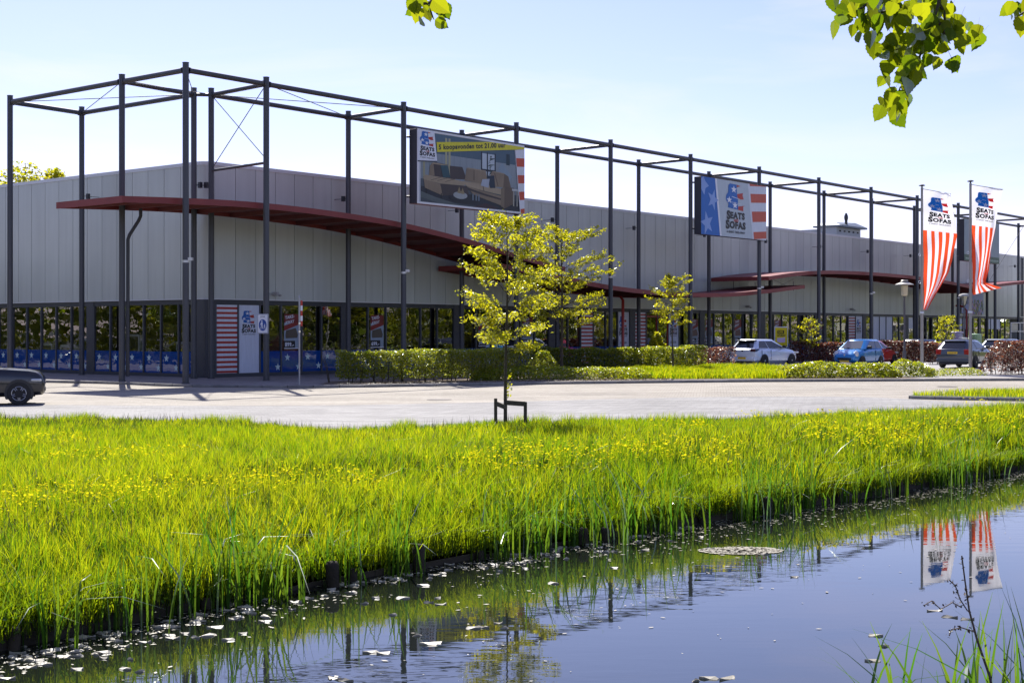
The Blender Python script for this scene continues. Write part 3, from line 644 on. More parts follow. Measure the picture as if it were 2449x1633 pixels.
def pr_sofa(f, W_, h):
    q = lambda pts: [(a*W_, b_*h) for a, b_ in pts]
    G = lambda *c: srgb(*c)
    f.rect(0, 0, W_, h, G(205, 210, 220), 0)
    f.poly(q([(.03, .03), (.955, .03), (.90, .97), (.03, .97)]), G(138, 150, 158), 1)                 # back wall
    f.poly(q([(.03, .70), (.91, .70), (.90, .97), (.03, .97)]), G(74, 100, 118), 1.4)                 # darker upper wall
    f.poly(q([(.03, .03), (.955, .03), (.955, .26), (.03, .34)]), G(70, 80, 88), 1.5)                 # floor
    f.poly(q([(.03, .10), (.25, .06), (.50, .05), (.95, .03), (.95, .17), (.45, .20), (.03, .24)]), G(34, 40, 50), 1.8)
    for k in range(9): f.rect(W_*(.05+k*.055), h*.36, W_*(.052+k*.055), h*.80, G(96, 110, 122), 1.6)  # panelling
    for xx in (.245, .275, .05): f.rect(W_*xx, h*.34, W_*(xx+.018), h*.93, G(160, 160, 130), 1.8)     # curtain
    f.rect(W_*.575, h*.42, W_*.715, h*.80, G(178, 190, 200), 1.7)                                     # window
    for xx in (.575, .63, .705): f.rect(W_*xx, h*.40, W_*(xx+.012), h*.82, G(24, 36, 54), 2)
    f.rect(W_*.575, h*.55, W_*.717, h*.58, G(24, 36, 54), 2)
    for k in range(9): f.poly(q([(.65+.02*math.sin(k), .50+.03*k), (.69+.03*math.sin(k*2), .54+.03*k), (.66, .535+.03*k)]), G(58, 76, 70), 2.2)
    f.poly(q([(.74, .60), (.85, .44), (.88, .52), (.78, .70)]), G(140, 160, 176), 1.9)
    f.rect(W_*.82, h*.68, W_*.855, h*.84, G(30, 52, 62), 2)
    T1, T2, T3, T4 = G(136, 120, 98), G(102, 86, 70), G(64, 54, 52), G(160, 145, 120)
    f.poly(q([(.11, .36), (.12, .55), (.15, .58), (.27, .57), (.29, .38)]), T3, 3); f.poly(q([(.10, .38), (.11, .53), (.14, .57), (.15, .40)]), T1, 3.2)
    f.poly(q([(.29, .38), (.285, .56), (.40, .565), (.44, .40)]), T3, 3)
    f.poly(q([(.42, .38), (.44, .56), (.62, .55), (.64, .36)]), T1, 3.1); f.poly(q([(.50, .40), (.505, .555), (.512, .555), (.515, .40)]), T2, 3.3)
    f.poly(q([(.62, .34), (.68, .56), (.80, .55), (.84, .50), (.86, .36)]), T1, 3.2); f.poly(q([(.79, .34), (.80, .55), (.84, .52), (.87, .34)]), T2, 3.3)
    f.poly(q([(.05, .36), (.07, .395), (.28, .385), (.44, .36), (.40, .28), (.20, .30), (.055, .33)]), T4, 3.5)
    f.poly(q([(.055, .33), (.20, .295), (.22, .14), (.065, .22)]), T1, 3.6); f.poly(q([(.20, .30), (.44, .31), (.46, .20), (.22, .14)]), T3, 3.7)
    for xx in (.115, .17, .24): f.poly(q([(xx, .335), (xx+.10, .395), (xx+.104, .39), (xx+.006, .33)]), T2, 3.55)
    f.poly(q([(.585, .36), (.60, .265), (.606, .265), (.592, .36)]), T3, 3.95); f.poly(q([(.70, .54), (.735, .36), (.742, .36), (.71, .54)]), T2, 3.4)
    f.poly(q([(.12, .555), (.27, .55), (.27, .565), (.14, .575)]), T4, 3.3); f.poly(q([(.44, .555), (.62, .545), (.62, .56), (.45, .568)]), T4, 3.35); f.poly(q([(.68, .555), (.80, .545), (.80, .555), (.69, .568)]), T4, 3.4)
    f.poly(q([(.03, .17), (.16, .11), (.40, .03), (.20, .03), (.03, .09)]), G(92, 104, 104), 1.9); f.poly(q([(.50, .03), (.62, .10), (.75, .05), (.70, .03)]), G(60, 36, 42), 1.95)
    f.poly(q([(.40, .37), (.60, .37), (.78, .32), (.78, .24), (.60, .27), (.44, .31)]), T4, 3.8)
    f.poly(q([(.44, .31), (.60, .265), (.77, .225), (.77, .09), (.50, .20)]), T1, 3.9); f.poly(q([(.45, .26), (.60, .205), (.77, .165), (.77, .19), (.60, .235), (.45, .29)]), T3, 4)
    f.poly(q([(.77, .33), (.80, .37), (.90, .36), (.90, .14), (.80, .05), (.765, .08)]), T2, 4.2); f.poly(q([(.765, .33), (.80, .36), (.80, .05), (.765, .08)]), T1, 4.4)
    f.poly(q([(.20, .55), (.265, .56), (.29, .40), (.225, .385)]), G(40, 78, 88), 4.5); f.poly(q([(.63, .49), (.70, .505), (.71, .33), (.66, .32)]), G(24, 44, 64), 4.4)
    f.poly(q([(.585, .43), (.655, .45), (.645, .32), (.57, .34)]), G(176, 186, 200), 4.7)
    f.poly([(W_*(.42+.14*math.cos(t/12*math.pi)), h*(.13+.055*math.sin(t/12*math.pi))) for t in range(24)], G(26, 32, 42), 4.8)
    f.poly([(W_*(.38+.065*math.cos(t/8*math.pi)), h*(.17+.05*math.sin(t/8*math.pi))) for t in range(16)], G(170, 178, 180), 5)
    f.poly(q([(.35, .20), (.37, .29), (.385, .21), (.40, .28), (.42, .19)]), G(150, 136, 100), 5.2)
    for xx in (.49, .52, .545): f.rect(W_*xx, h*.12, W_*(xx+.014), h*.21, G(120, 136, 150), 5.2)
    for xx, yy in ((.075, .13), (.205, .09), (.79, .0)): f.rect(W_*xx, h*yy+.05, W_*(xx+.008), h*(yy+.08), G(20, 20, 24), 4.1)
    for xx in (.885, .92): f.rect(W_*xx, h*.10, W_*(xx+.012), h*.32, G(160, 160, 150), 4.6)
    f.rect(W_*.875, h*.32, W_*.945, h*.35, G(200, 205, 205), 4.7)
    f.poly(q([(.165, .855), (.172, .722), (1, .945), (1, 1), (.77, 1)]), G(214, 205, 40), 5.5)
    soften(f, W_, h, 5.4)
    f.text('5 koopavonden tot 21.00 uur', W_*.184, h*.735, W_*.626, h*.092, BLACK, 6, .04, .276*h/W_)
    f.poly(q([(0, 1), (.145, 1), (.17, .60), (0, .575)]), G(222, 226, 236), 6); f.poly(q([(0, .575), (.17, .60), (.172, .585), (0, .558)]), G(60, 66, 80), 5.8)
    f.logo(W_*.018, h*.615, W_*.135, h*.36, 6.5)
    f.poly(q([(.895, 0), (1, 0), (1, .86), (.86, .83)] if False else [(.955, 0), (1, 0), (1, .945), (.905, .915)]), G(215, 218, 226), 6)
    for k, (y0, y1) in enumerate(((.0, .07), (.197, .317), (.437, .556), (.677, .80))):
        xl = lambda yy: .955-.05*yy/.825; s_ = .012
        f.poly(q([(xl(y0)+.008, y0), (1, y0+s_), (1, y1+s_), (xl(y1)+.008, y1)]), G(196, 74, 46), 6.5)
def soften(f, W_, h, skip):
    # the printed photograph has soft light and shade inside its shapes: vary the ink from corner to corner
    for i, (x_, y_, l_) in enumerate(f.v):
        if l_ >= skip: continue
        k = .78+.30*(math.sin(x_*2.3+l_*5)*.5+.5)*(.6+.4*math.sin(y_*3.1+l_*3))+.22*(y_/h-.4); c = f.c[i]; f.c[i] = (c[0]*k, c[1]*k, c[2]*k, 1)
def pr_logo(f, W_, h):
    q = lambda pts: [(a*W_, b_*h) for a, b_ in pts]
    f.rect(0, 0, W_, h, srgb(178, 190, 198), 0)
    f.poly(q([(0, 0), (.275, 0), (.20, 1), (0, 1)]), BLUE, 1)
    ls = srgb(130, 160, 215)
    f.star(W_*.085, h*.20, W_*.095, ls, 2, .25); f.star(W_*.17, h*.62, W_*.085, ls, 2, -.3)
    f.poly(q([(0, .97), (.035, 1), (.055, .93), (.11, .85), (.06, .80), (.045, .68), (.0, .78)]), ls, 2)
    f.poly(q([(.20, 1), (.225, 1), (.30, 0), (.275, 0)]), WHITE, 2)
    f.poly(q([(.70, 1), (1, 1), (1, 0), (.78, 0)]), srgb(205, 212, 222), 1)
    for y0, y1 in ((-.02, .13), (.31, .50), (.66, .82), (.96, 1.0)):
        y0 = max(0, y0); xl = lambda yy: .80-.07*yy
        f.poly(q([(xl(y0), y0), (1, min(1, y0+.035)), (1, min(1, y1+.035)), (xl(y1), y1)]), srgb(190, 80, 54), 2)
    f.logo(W_*.36, h*.07, W_*.31, h*.88, 3)
def pr_grey(f, W_, h):
    f.rect(0, 0, W_, h, srgb(128, 142, 150), 0); f.rect(0, 0, W_, h*.155, srgb(44, 78, 58), 1)
    f.text('woonwinkel', W_*.03, h*.04, W_*.3, h*.06, srgb(170, 190, 176), 2, .02); f.text('tuincentrum', W_*.72, h*.04, W_*.25, h*.06, srgb(170, 190, 176), 2, .02)
billboard(12.88, 8.05, 8.09, 11.6, 'lit photo billboard showing a brown leather corner sofa', pr_sofa, True)
billboard(38.2, 8.05, 8.0, 11.51, 'billboard with blue stars, red stripes and the armchair emblem', pr_logo)
billboard(80.0, 8.05, 8.0, 11.5, 'plain grey billboard with a green bottom strip behind the flags', pr_grey)
# ------------------------------------------------------------------ bank revetment: dark boards and stakes
M_plank = mat('wet_plank', (.045, .034, .022), .8, var=.45, vscale=6, bump=.5, bscale=25, stretch=(.3, 1, 1))
M_stake = mat('old_stake', (.040, .030, .018), .9, var=.4, vscale=12, bump=.6)
def bank_at(X):
    return np.array([X, np.interp(X, bank[:, 0], bank[:, 1])])
bs = resample(BANK, step=.5, smooth=2)
plank_me = [MB().bevbox(-.5, .5, -.022, .022, -.17, .17, .008).mesh('plank', M_plank) for _ in range(1)]
stake_me = MB().lathe([(.055, -.7), (.055, .0), (.045, .03), (.02, .035)], 10).mesh('stake', M_stake, 50)
def revet(label, x0, x1, top, tilt=0.0, lift=0.0):
    pts = resample([bank_at(x_) for x_ in np.linspace(x0, x1, 14)], step=.98, smooth=0)
    o = thing('bank_revetment', label, 'revetment', (pts[0][0], pts[0][1], ZW)); base = np.array([pts[0][0], pts[0][1]])
    for i, (a, b_) in enumerate(zip(pts[:-1], pts[1:])):
        m_ = (a+b_)/2-base; d = b_-a; ang = math.atan2(d[1], d[0]); Ln = np.linalg.norm(d)
        for r_, dz in enumerate((top-.16, top-.48)):
            obj('plank', plank_me[0], o, (m_[0], m_[1]-.05-random.uniform(0, .03), dz+random.uniform(-.02, .02)+lift*i), (random.uniform(-.10, .05), random.uniform(-.025, .025)-tilt, ang+random.uniform(-.02, .02)), (Ln*1.0, 1, 1))
        if i % 2 == 0: obj('stake', stake_me, o, (a[0]-base[0]+.05, a[1]-base[1]-.12, top+random.uniform(-.06, .08)), (random.uniform(-.08, .08), random.uniform(-.08, .08), 0))
    return o
revet('near run of dark wet boards along the bank at the left edge', -9.0, -3.3, .22)
revet('sunken half-hidden boards under the reeds in the middle of the bank', -3.2, 1.0, .04)
revet('tilted loose board run in front of the tall grass right of centre', 1.1, 3.6, .20, .02)
revet('long board run on the right part of the bank below the flags', 4.0, 9.6, .16)
revet('far board run at the right edge of the canal', 9.8, 18, .12)
for X, zz in ((-2.05, .30), (-1.15, .34), (.9, .24), (1.2, .20), (3.9, .3)):
    p = bank_at(X); s_ = obj('mooring_stake', MB().lathe([(.07, -.5), (.075, 0), (.08, zz-.06), (.06, zz-.02), (.02, zz-.01)], 12).mesh('mooring_stake', M_stake, 50), None, (p[0]+.05, p[1]-.28, ZW), (random.uniform(-.08, .08), random.uniform(-.08, .08), 0))
    tag(s_, {-2.05: 'rotten stake standing in the water among pale floating leaves', -1.15: 'short thick rotten stake at the water edge left of centre', .9: 'mossy stump in the water near the tilted board', 1.2: 'low rotten stump just left of the tilted board', 3.9: 'stump at the gap between the two board runs on the right'}[X], 'stake')

# ------------------------------------------------------------------ grass
G_MEADOW = leafmat('meadow_grass', (.040, .085, .006), (.135, .160, .008), (.11, .28, .005), (.74, .70, .010), .68, .03, .5)
G_DARK = leafmat('dark_blade', (.020, .050, .008), (.045, .075, .010), (.04, .12, .004), (.10, .20, .008), .45, .04, .4)
G_REED = leafmat('reed_leaf', (.030, .085, .014), (.07, .13, .018), (.10, .28, .015), (.24, .36, .02), .50, .08, .3)
G_DRY = leafmat('dry_blade', (.28, .25, .16), (.36, .34, .26), (.2, .18, .1), (.3, .28, .16), .35, .06)
G_SEED = leafmat('grass_seedhead', (.05, .05, .025), (.11, .095, .06), (.05, .06, .02), (.1, .1, .05), .3, .03)
def blades(name, P, h, wd, m, rng, lean=.30, shade=None, seg=2, curl=.25):
    """P (n,3) roots, h heights, wd widths; each blade two quads-as-tris and a tip"""
    n = len(P); yaw = rng.random(n)*2*math.pi; la = rng.random(n)*2*math.pi; ln = np.abs(rng.normal(size=n))*lean
    sx = np.stack([np.cos(yaw), np.sin(yaw), np.zeros(n)], 1)*(wd*.5)[:, None]; ld = np.stack([np.cos(la), np.sin(la), np.zeros(n)], 1)
    up = np.array([0, 0, 1.0]); V = np.empty((n, 5, 3)); hh = h[:, None]
    mid = P+up*hh*.55+ld*hh*(ln*.35)[:, None]; tip = P+up*hh*(1-ln*.25)[:, None]+ld*hh*(ln*(1+curl))[:, None]
    V[:, 0] = P-sx; V[:, 1] = P+sx; V[:, 2] = mid-sx*.8; V[:, 3] = mid+sx*.8; V[:, 4] = tip
    b = np.arange(n)[:, None]*5; F = np.concatenate([b+np.array([[0, 1, 3]]), b+np.array([[0, 3, 2]]), b+np.array([[2, 3, 4]])], 0)
    if shade is None: shade = rng.random(n)
    return tri_mesh(name, V.reshape(-1, 3), F, m, np.repeat(shade, 5))
def meadow_pts(n, rng, t0=0.0, t1=1.0, xlim=None, pw=1.0):
    """random points on the meadow inside the view wedge (plus a margin)"""
    out = []
    while sum(len(o) for o in out) < n:
        s = rng.random(n*3)*159; i = s.astype(int); f = (s-i)[:, None]; t = t0+(t1-t0)*rng.random(n*3)**pw
        A = bank[i]*(1-f)+bank[np.minimum(i+1, 159)]*f; B = edge[i]*(1-f)+edge[np.minimum(i+1, 159)]*f
        P = A*(1-t[:, None])+B*t[:, None]; ok = (np.abs(P[:, 0]) < P[:, 1]*.375+2.5) & (P[:, 1] > 9)
        # parameter space is stretched; accept in proportion to local cell size
        Ld = np.linalg.norm(B-A, axis=1); ok &= rng.random(n*3) < Ld/30.0
        ok &= rng.random(n*3) < np.clip((17/np.maximum(P[:, 1], 1))**1.15, .30, 1)
        P3 = np.concatenate([P, meadow_z(t)[:, None], t[:, None]], 1)[ok]; out.append(P3)
    return np.concatenate(out)[:n]
rg = np.random.default_rng(3)
P = meadow_pts(270000, rg)
def hash2(i, j, k): q = np.sin(i*127.1+j*311.7+k*74.7)*43758.5453; return q-np.floor(q)
cs = .17; ci, cj = np.floor(P[:, 0]/cs), np.floor(P[:, 1]/cs); hc = hash2(ci, cj, 3)
P[:, 0] += ((ci+.15+.7*hash2(ci, cj, 1))*cs-P[:, 0])*.55; P[:, 1] += ((cj+.15+.7*hash2(ci, cj, 2))*cs-P[:, 1])*.55
pn = smooth_noise(P[:, 0]+50, P[:, 1], 1.3, 1)*.55+smooth_noise(P[:, 0]+90, P[:, 1], .45, 2)*.45
h = (.17+.20*pn+.18*hc+.05*rg.normal(size=len(P))).clip(.08, .6); h *= np.where(P[:, 3] < .10, 1.15, 1.0)
h *= np.clip(1.0-.45*np.clip((P[:, 3]-.55)/.4, 0, 1), .5, 1)
sh = (.34*smooth_noise(P[:, 0]+20, P[:, 1], 2.4, 5)+.26*smooth_noise(P[:, 0]+70, P[:, 1], .5, 6)+.42*rg.random(len(P))+.24*hash2(ci, cj, 4)-.16).clip(0, 1)
sh = np.where(rg.random(len(P)) < .22, sh*.12, sh)
wd = .0112*np.clip(P[:, 1]/19, .8, 1.7)*(1+.3*rg.random(len(P)))
tag(obj('meadow_grass', blades('meadow_grass', P[:, :3], h, wd, G_MEADOW, rg, .30, sh)), 'tall sunlit yellow-green grass of the canal bank', 'grass', kind='stuff')
Xl = -9+rg.random(26000)*24; Yl = np.interp(Xl, bank[:, 0], bank[:, 1]); ol = rg.random(26000)*.55-.20
Pl = np.stack([Xl-ol*.6, Yl+ol*.8, -.66+.10*rg.random(26000)], 1); nl_ = smooth_noise(Xl, Yl, .7, 51)
tag(obj('bank_edge_grass', blades('bank_edge_grass', Pl, .22+.32*nl_+.08*rg.random(26000), np.full(26000, .009), G_MEADOW, rg, .50, (.3*nl_+.35*rg.random(26000)))), 'longer grass hanging over the lip of the bank', 'grass', kind='stuff')
Pk = meadow_pts(90000, rg, .0, 1.0); kk = smooth_noise(Pk[:, 0]+30, Pk[:, 1], .9, 61); Pk = Pk[kk+.35*rg.random(len(Pk)) > .62]
tag(obj('dark_grass_blades', blades('dark_grass_blades', Pk[:, :3], (.28+.24*rg.random(len(Pk)))*(1-.45*Pk[:, 3]), np.full(len(Pk), .009)*np.clip(Pk[:, 1]/17, 1, 1.6), G_DARK, rg, .30)), 'darker broad blades standing in tufts through the meadow', 'grass', kind='stuff')
Pe = meadow_pts(30000, rg, .90, 1.0); ke = smooth_noise(Pe[:, 0]*1.0+40, Pe[:, 1]*0+3, .55, 63)+.4*smooth_noise(Pe[:, 0]+11, Pe[:, 1]*0, .2, 64); Pe = Pe[ke > .80]
tag(obj('edge_tufts', blades('edge_tufts', Pe[:, :3], .16+.26*rg.random(len(Pe)), np.full(len(Pe), .013), G_MEADOW, rg, .35, rg.random(len(Pe))*.7)), 'uneven tufts along the road edge of the meadow', 'grass', kind='stuff')
# thin dark flowering stalks standing above the grass
P = meadow_pts(13000, rg, .05, 1.0); h = (.38+.22*rg.random(len(P)))*(1-.35*P[:, 3])
tag(obj('grass_seed_stalks', blades('grass_seed_stalks', P[:, :3], h, np.full(len(P), .008)*np.clip(P[:, 1]/20, .9, 1.7), G_SEED, rg, .18)), 'dark thin seed stalks rising over the meadow', 'grass', kind='stuff')
# pale bent dry blades catching the sun
P = meadow_pts(1500, rg, .0, .6); h = .30+.25*rg.random(len(P))
tag(obj('dry_grass_blades', blades('dry_grass_blades', P[:, :3], h, np.full(len(P), .010), G_DRY, rg, .9)), 'pale bent grass blades glinting near the bank', 'grass', kind='stuff')
# buttercups: short stems with a cupped yellow flower, in drifts
P = meadow_pts(40000, rg, .03, .78)
dr = smooth_noise(P[:, 0]+10, P[:, 1]*1.6, 2.6, 21)*.6+smooth_noise(P[:, 0], P[:, 1]*2, .8, 22)*.4
band_c = np.exp(-((P[:, 3]-.24-.04*np.sin(P[:, 0]*.7))/.10)**2)*.36+np.exp(-((P[:, 3]-.6)/.3)**2)*.14*(P[:, 0] > 4)
py_ = 792+(EYE-(P[:, 2]+.48))*3401.4/P[:, 1]; px_ = 1224.5+P[:, 0]*3401.4/P[:, 1]
yc = np.interp(px_, [0, 400, 800, 1200, 1700, 2449], [1195, 1160, 1125, 1095, 1070, 1000])
band_c = np.exp(-((py_-yc)/34)**2)*np.interp(px_, [0, 1500, 2449], [.50, .44, .22])+np.exp(-((py_-yc)/120)**2)*.06; P = P[(dr+band_c) > .80][:2300]; n = len(P)
hz = .42+.14*rg.random(n); rad = .017*np.clip(P[:, 1]/17, 1, 1.6)
ctr = P[:, :3]+np.array([0, 0, 1])*hz[:, None]; tl = rg.normal(size=(n, 2))*.35
V = np.empty((n, 6, 3)); V[:, 0] = ctr-np.array([0, 0, .006])
for k in range(5):
    a = 2*math.pi*k/5; dx, dy = math.cos(a), math.sin(a); V[:, 1+k] = ctr+np.stack([rad*dx, rad*dy, rad*(.25+tl[:, 0]*dx+tl[:, 1]*dy)], 1)
b_ = np.arange(n)[:, None]*6; F = np.concatenate([b_+np.array([[0, 1+k, 1+(k+1) % 5]]) for k in range(5)], 0)
M_butter = leafmat('buttercup_petal', (.75, .66, .01), (.85, .76, .02), (.75, .68, .01), (.8, .72, .02), .45, .0, .5)
fl = tri_mesh('buttercup_flowers', V.reshape(-1, 3), F, M_butter, np.repeat(rg.random(n), 6))
tag(obj('buttercup_flowers', fl), 'scattered yellow buttercups in drifts across the meadow', 'flowers', kind='stuff')
tag(obj('buttercup_stems', blades('buttercup_stems', P[:, :3], hz, np.full(n, .005), G_MEADOW, rg, .02)), 'thin stems carrying the buttercups', 'flowers', kind='stuff')
# leafy low weeds overhanging the boards
s = rg.random(5200)*9+0; X = -9+rg.random(5200)*26; Y = np.interp(X, bank[:, 0], bank[:, 1]); off = np.abs(rg.normal(size=5200))*.35
cl_ = smooth_noise(X*1.0, Y*0, .9, 31); keep = cl_ > .42
Pw = np.stack([X-off*.5+.1, Y+off-.22, -.66+rg.random(5200)*.30+off*.12], 1)[keep]
tag(obj('bank_weeds', leaf_mesh('bank_weeds', Pw, .06, G_REED, rg, .1, .6, .6)), 'low leafy weeds hanging over the bank boards', 'weeds', kind='stuff')
# reed and iris clumps along the edge: each clump is a plant of its own
def reed_clump(x_, y_, n, hmin, hmax, rng, z=ZW-.05, spread=.22, lean=.28, wd=.016, dry=.06):
    P = np.stack([x_+rng.normal(size=n)*spread, y_+rng.normal(size=n)*spread*.6, np.full(n, z)], 1); h = hmin+(hmax-hmin)*rng.random(n)**.8
    yaw = rng.random(n)*2*math.pi; la = rng.random(n)*2*math.pi; ln = np.abs(rng.normal(size=n))*lean; K = 6
    V = np.empty((n, K*2, 3)); ld = np.stack([np.cos(la), np.sin(la), np.zeros(n)], 1); sx = np.stack([np.cos(yaw), np.sin(yaw), np.zeros(n)], 1)
    kink = rng.random(n) < .10
    for k in range(K):
        t = k/(K-1); w_ = wd*(1-.95*t**2.2)*(.8+.4*rng.random(n)); bend = ln*t**2+np.where(kink, np.maximum(0, t-.55)*1.4, 0)
        c = P+ld*(h*bend)[:, None]; c[:, 2] += h*t*(1-.22*bend)-np.where(kink, h*np.maximum(0, t-.7)*1.3, 0)
        V[:, 2*k] = c-sx*(w_*.5)[:, None]; V[:, 2*k+1] = c+sx*(w_*.5)[:, None]
    F = []; b_ = np.arange(n)[:, None]*K*2
    for k in range(K-1): F += [b_+np.array([[2*k, 2*k+1, 2*k+3]]), b_+np.array([[2*k, 2*k+3, 2*k+2]])]
    return V.reshape(-1, 3), np.concatenate(F, 0), np.repeat(rng.random(n), K*2)
rc = random.Random(5); X = -8.6; nclump = 0
while X < 16:
    p = bank_at(X); dens = .7+.5*math.sin(X*1.7)+.4*math.sin(X*4.1+1)
    if dens > .15:  # clumps stand close enough to touch
        V, F, s_ = reed_clump(p[0]+.12, p[1]-rc.uniform(.05, .35), int(18+22*max(.2, dens)), .40, 1.0+.30*max(0, dens-.3), rg, spread=.22, wd=.027)
        o = obj('reed_clump', tri_mesh('reed_clump', V, F, G_REED, s_)); tag(o, 'green reed clump growing at the foot of the bank boards', 'reeds', 'reed clumps along the far bank')
        nclump += 1
    X += rc.uniform(.30, .70)*(1 if X < 4 else 1.4)
# near corner reeds, lower right, on the near bank
for px, D, n_, hmn, hmx, lb in ((2130, 9.6, 16, .40, .98, 'thin reed blades in front of the water left of the dead stalk'), (2310, 9.3, 26, .45, 1.05, 'reed tuft around the foot of the dead stalk'), (2440, 9.0, 40, .6, 1.25, 'thick reed tuft at the bottom right corner')):
    p = PX(px, D); V, F, s_ = reed_clump(p.x, p.y, n_, hmn, hmx, rg, -.72, .16, .42, .026)
    tag(obj('reed_tuft', tri_mesh('reed_tuft', V, F, G_REED, s_)), lb, 'reeds')
# dead dock stalk
M_dead = mat('dead_stalk', (.10, .07, .055), .8, var=.3, vscale=20)
b0 = PX(2420, 8.8, -.9); ds = thing('dead_stalk', 'dead brown forked seed stalk leaning over the water at lower right', 'stalk', b0)
T_ = lambda px, py, D=8.8: PX(px, D, EYE-(py-792)*D/3401.4)-b0
main = [Vector((0, 0, 0)), T_(2368, 1620), T_(2337, 1530), T_(2318, 1460), T_(2308, 1390), T_(2300, 1328)]
obj('stem', MB().tube(main, [.009, .008, .0075, .006, .005, .0045], 7).mesh('stem', M_dead, 60), ds)
br1 = [T_(2314, 1460), T_(2296, 1432), T_(2285, 1400), T_(2270, 1386)]; br2 = [T_(2300, 1452), T_(2278, 1440), T_(2250, 1456), T_(2228, 1436), T_(2212, 1446)]
br3 = [T_(2330, 1510), T_(2300, 1500), T_(2276, 1505), T_(2270, 1520)]
for q in (br1, br2, br3): obj('twig', MB().tube(q, [.004]*len(q), 5).mesh('twig', M_dead), ds)
Pd = []
for q in (br1, br2, br3, main[-3:]):
    for _ in range(26): k = rc.randrange(len(q)-1); f = rc.random(); Pd.append(tuple(q[k].lerp(q[k+1], f)+Vector((rc.gauss(0, .008), rc.gauss(0, .008), rc.gauss(0, .010)))))
tag(obj('seed_husks', leaf_mesh('seed_husks', Pd, .022, leafmat('husk', (.07, .05, .04), (.12, .08, .06), (.05, .03, .02), (.05, .03, .02), .1), rg), ds), kind='stuff')

# ------------------------------------------------------------------ floating leaves and scum
M_float = mat('bleached_leaf', (.36, .33, .25), .5, var=.35, vscale=9)
def pad(seed):
    rr = random.Random(seed); n = 9; mb = MB(); pts = []
    for k in range(n): a = 2*math.pi*k/n; r_ = 1+rr.uniform(-.22, .22); pts.append((math.cos(a)*r_, math.sin(a)*r_*rr.uniform(.35, .55), .012*math.sin(a*2+seed)))
    top = [(x_, y_, z_+.004) for x_, y_, z_ in pts]; mb.quad(*top); mb.quad(*[(x_, y_, -.004) for x_, y_, z_ in pts][::-1])
    for k in range(n): mb.quad((*pts[k][:2], -.004), (*pts[(k+1) % n][:2], -.004), top[(k+1) % n], top[k])
    return mb.mesh('floating_leaf', M_float)
PADS = [pad(k) for k in range(6)]
def water_pt(px, py): D = (EYE-ZW)*3401.4/(py-792); return PX(px, D, ZW+.004)
big = [(90, 1580), (150, 1570), (60, 1595), (200, 1545), (260, 1530), (330, 1510), (120, 1555), (180, 1600), (290, 1545), (30, 1570), (230, 1565), (380, 1500), (410, 1520), (440, 1515), (350, 1535), (60, 1545),
       (300, 1600), (340, 1606), (470, 1490), (520, 1500), (560, 1480), (600, 1465), (640, 1475), (500, 1520), (540, 1530), (590, 1515), (700, 1440), (740, 1430), (780, 1425), (850, 1400), (1005, 1400), (1040, 1430), (1060, 1445), (1020, 1440), (970, 1430), (1000, 1520), (1030, 1540), (1045, 1537), (1195, 1490), (1160, 1500), (1140, 1502), (1205, 1502), (890, 1560), (920, 1562), (800, 1622), (830, 1627), (1320, 1395), (940, 1470), (900, 1430), (1470, 1358), (1760, 1320), (1700, 1312), (1830, 1325), (1660, 1628), (1690, 1622), (1740, 1622), (2240, 1460), (2280, 1475), (2100, 1520), (2110, 1545), (2080, 1580), (1900, 1380), (1700, 1370), (2310, 1480)]
for i, (a, b_) in enumerate(big):
    s_ = random.uniform(.035, .085)*(1.0 if b_ > 1400 else .9); o = obj('floating_leaf', PADS[i % 6], None, water_pt(a+random.uniform(-8, 8), b_), (0, 0, random.uniform(-.5, .5)), (s_, s_, 1))
    tag(o, 'pale bleached leaf floating on the canal', 'leaf', 'leaves floating on the canal')
for k in range(130):
    X_ = -5.0+random.random()**1.3*7.5; p = bank_at(X_); of = abs(random.gauss(.25, .45))+.12; s_ = random.uniform(.03, .075)
    o = obj('floating_leaf', PADS[k % 6], None, (p[0]+of*.75, p[1]-of*.66, ZW+.004+.0008*(k % 7)), (0, 0, random.uniform(-.7, .7)), (s_, s_, 1)); tag(o, 'pale bleached leaf floating on the canal', 'leaf', 'leaves floating on the canal')
# the uncountable small flakes: band along the bank and loose specks
rf = np.random.default_rng(9); n = 5200
X = -6+rf.random(n)*20; Y = np.interp(X, bank[:, 0], bank[:, 1]); off = np.abs(rf.normal(size=n))*np.where(rf.random(n) < .8, .45, 2.6)+.1
ok = (smooth_noise(X*1.3, off*2, .8, 77) > .38); X, Y, off = X[ok], Y[ok], off[ok]; n = len(X)
cx, cyy = X+off*.75, Y-off*.66; s_ = (.012+.030*rf.random(n)**2)[:, None]; ang = rf.random(n)*math.pi
V = np.empty((n, 4, 3)); ca, sa = np.cos(ang)[:, None]*s_, np.sin(ang)[:, None]*s_; c = np.stack([cx, cyy], 1)
for k, (e0, e1) in enumerate(((1, 0), (0, .5), (-1, 0), (0, -.5))): V[:, k, :2] = c+np.concatenate([ca*e0-sa*e1, sa*e0+ca*e1], 1); V[:, k, 2] = ZW+.005+rf.random(n)*.003
F = np.arange(n*4).reshape(n, 4)
tag(obj('floating_flakes', tri_mesh('floating_flakes', V.reshape(-1, 3), F, M_float, fs=4)), 'small pale flakes and petals drifting along the bank', 'flakes', kind='stuff')
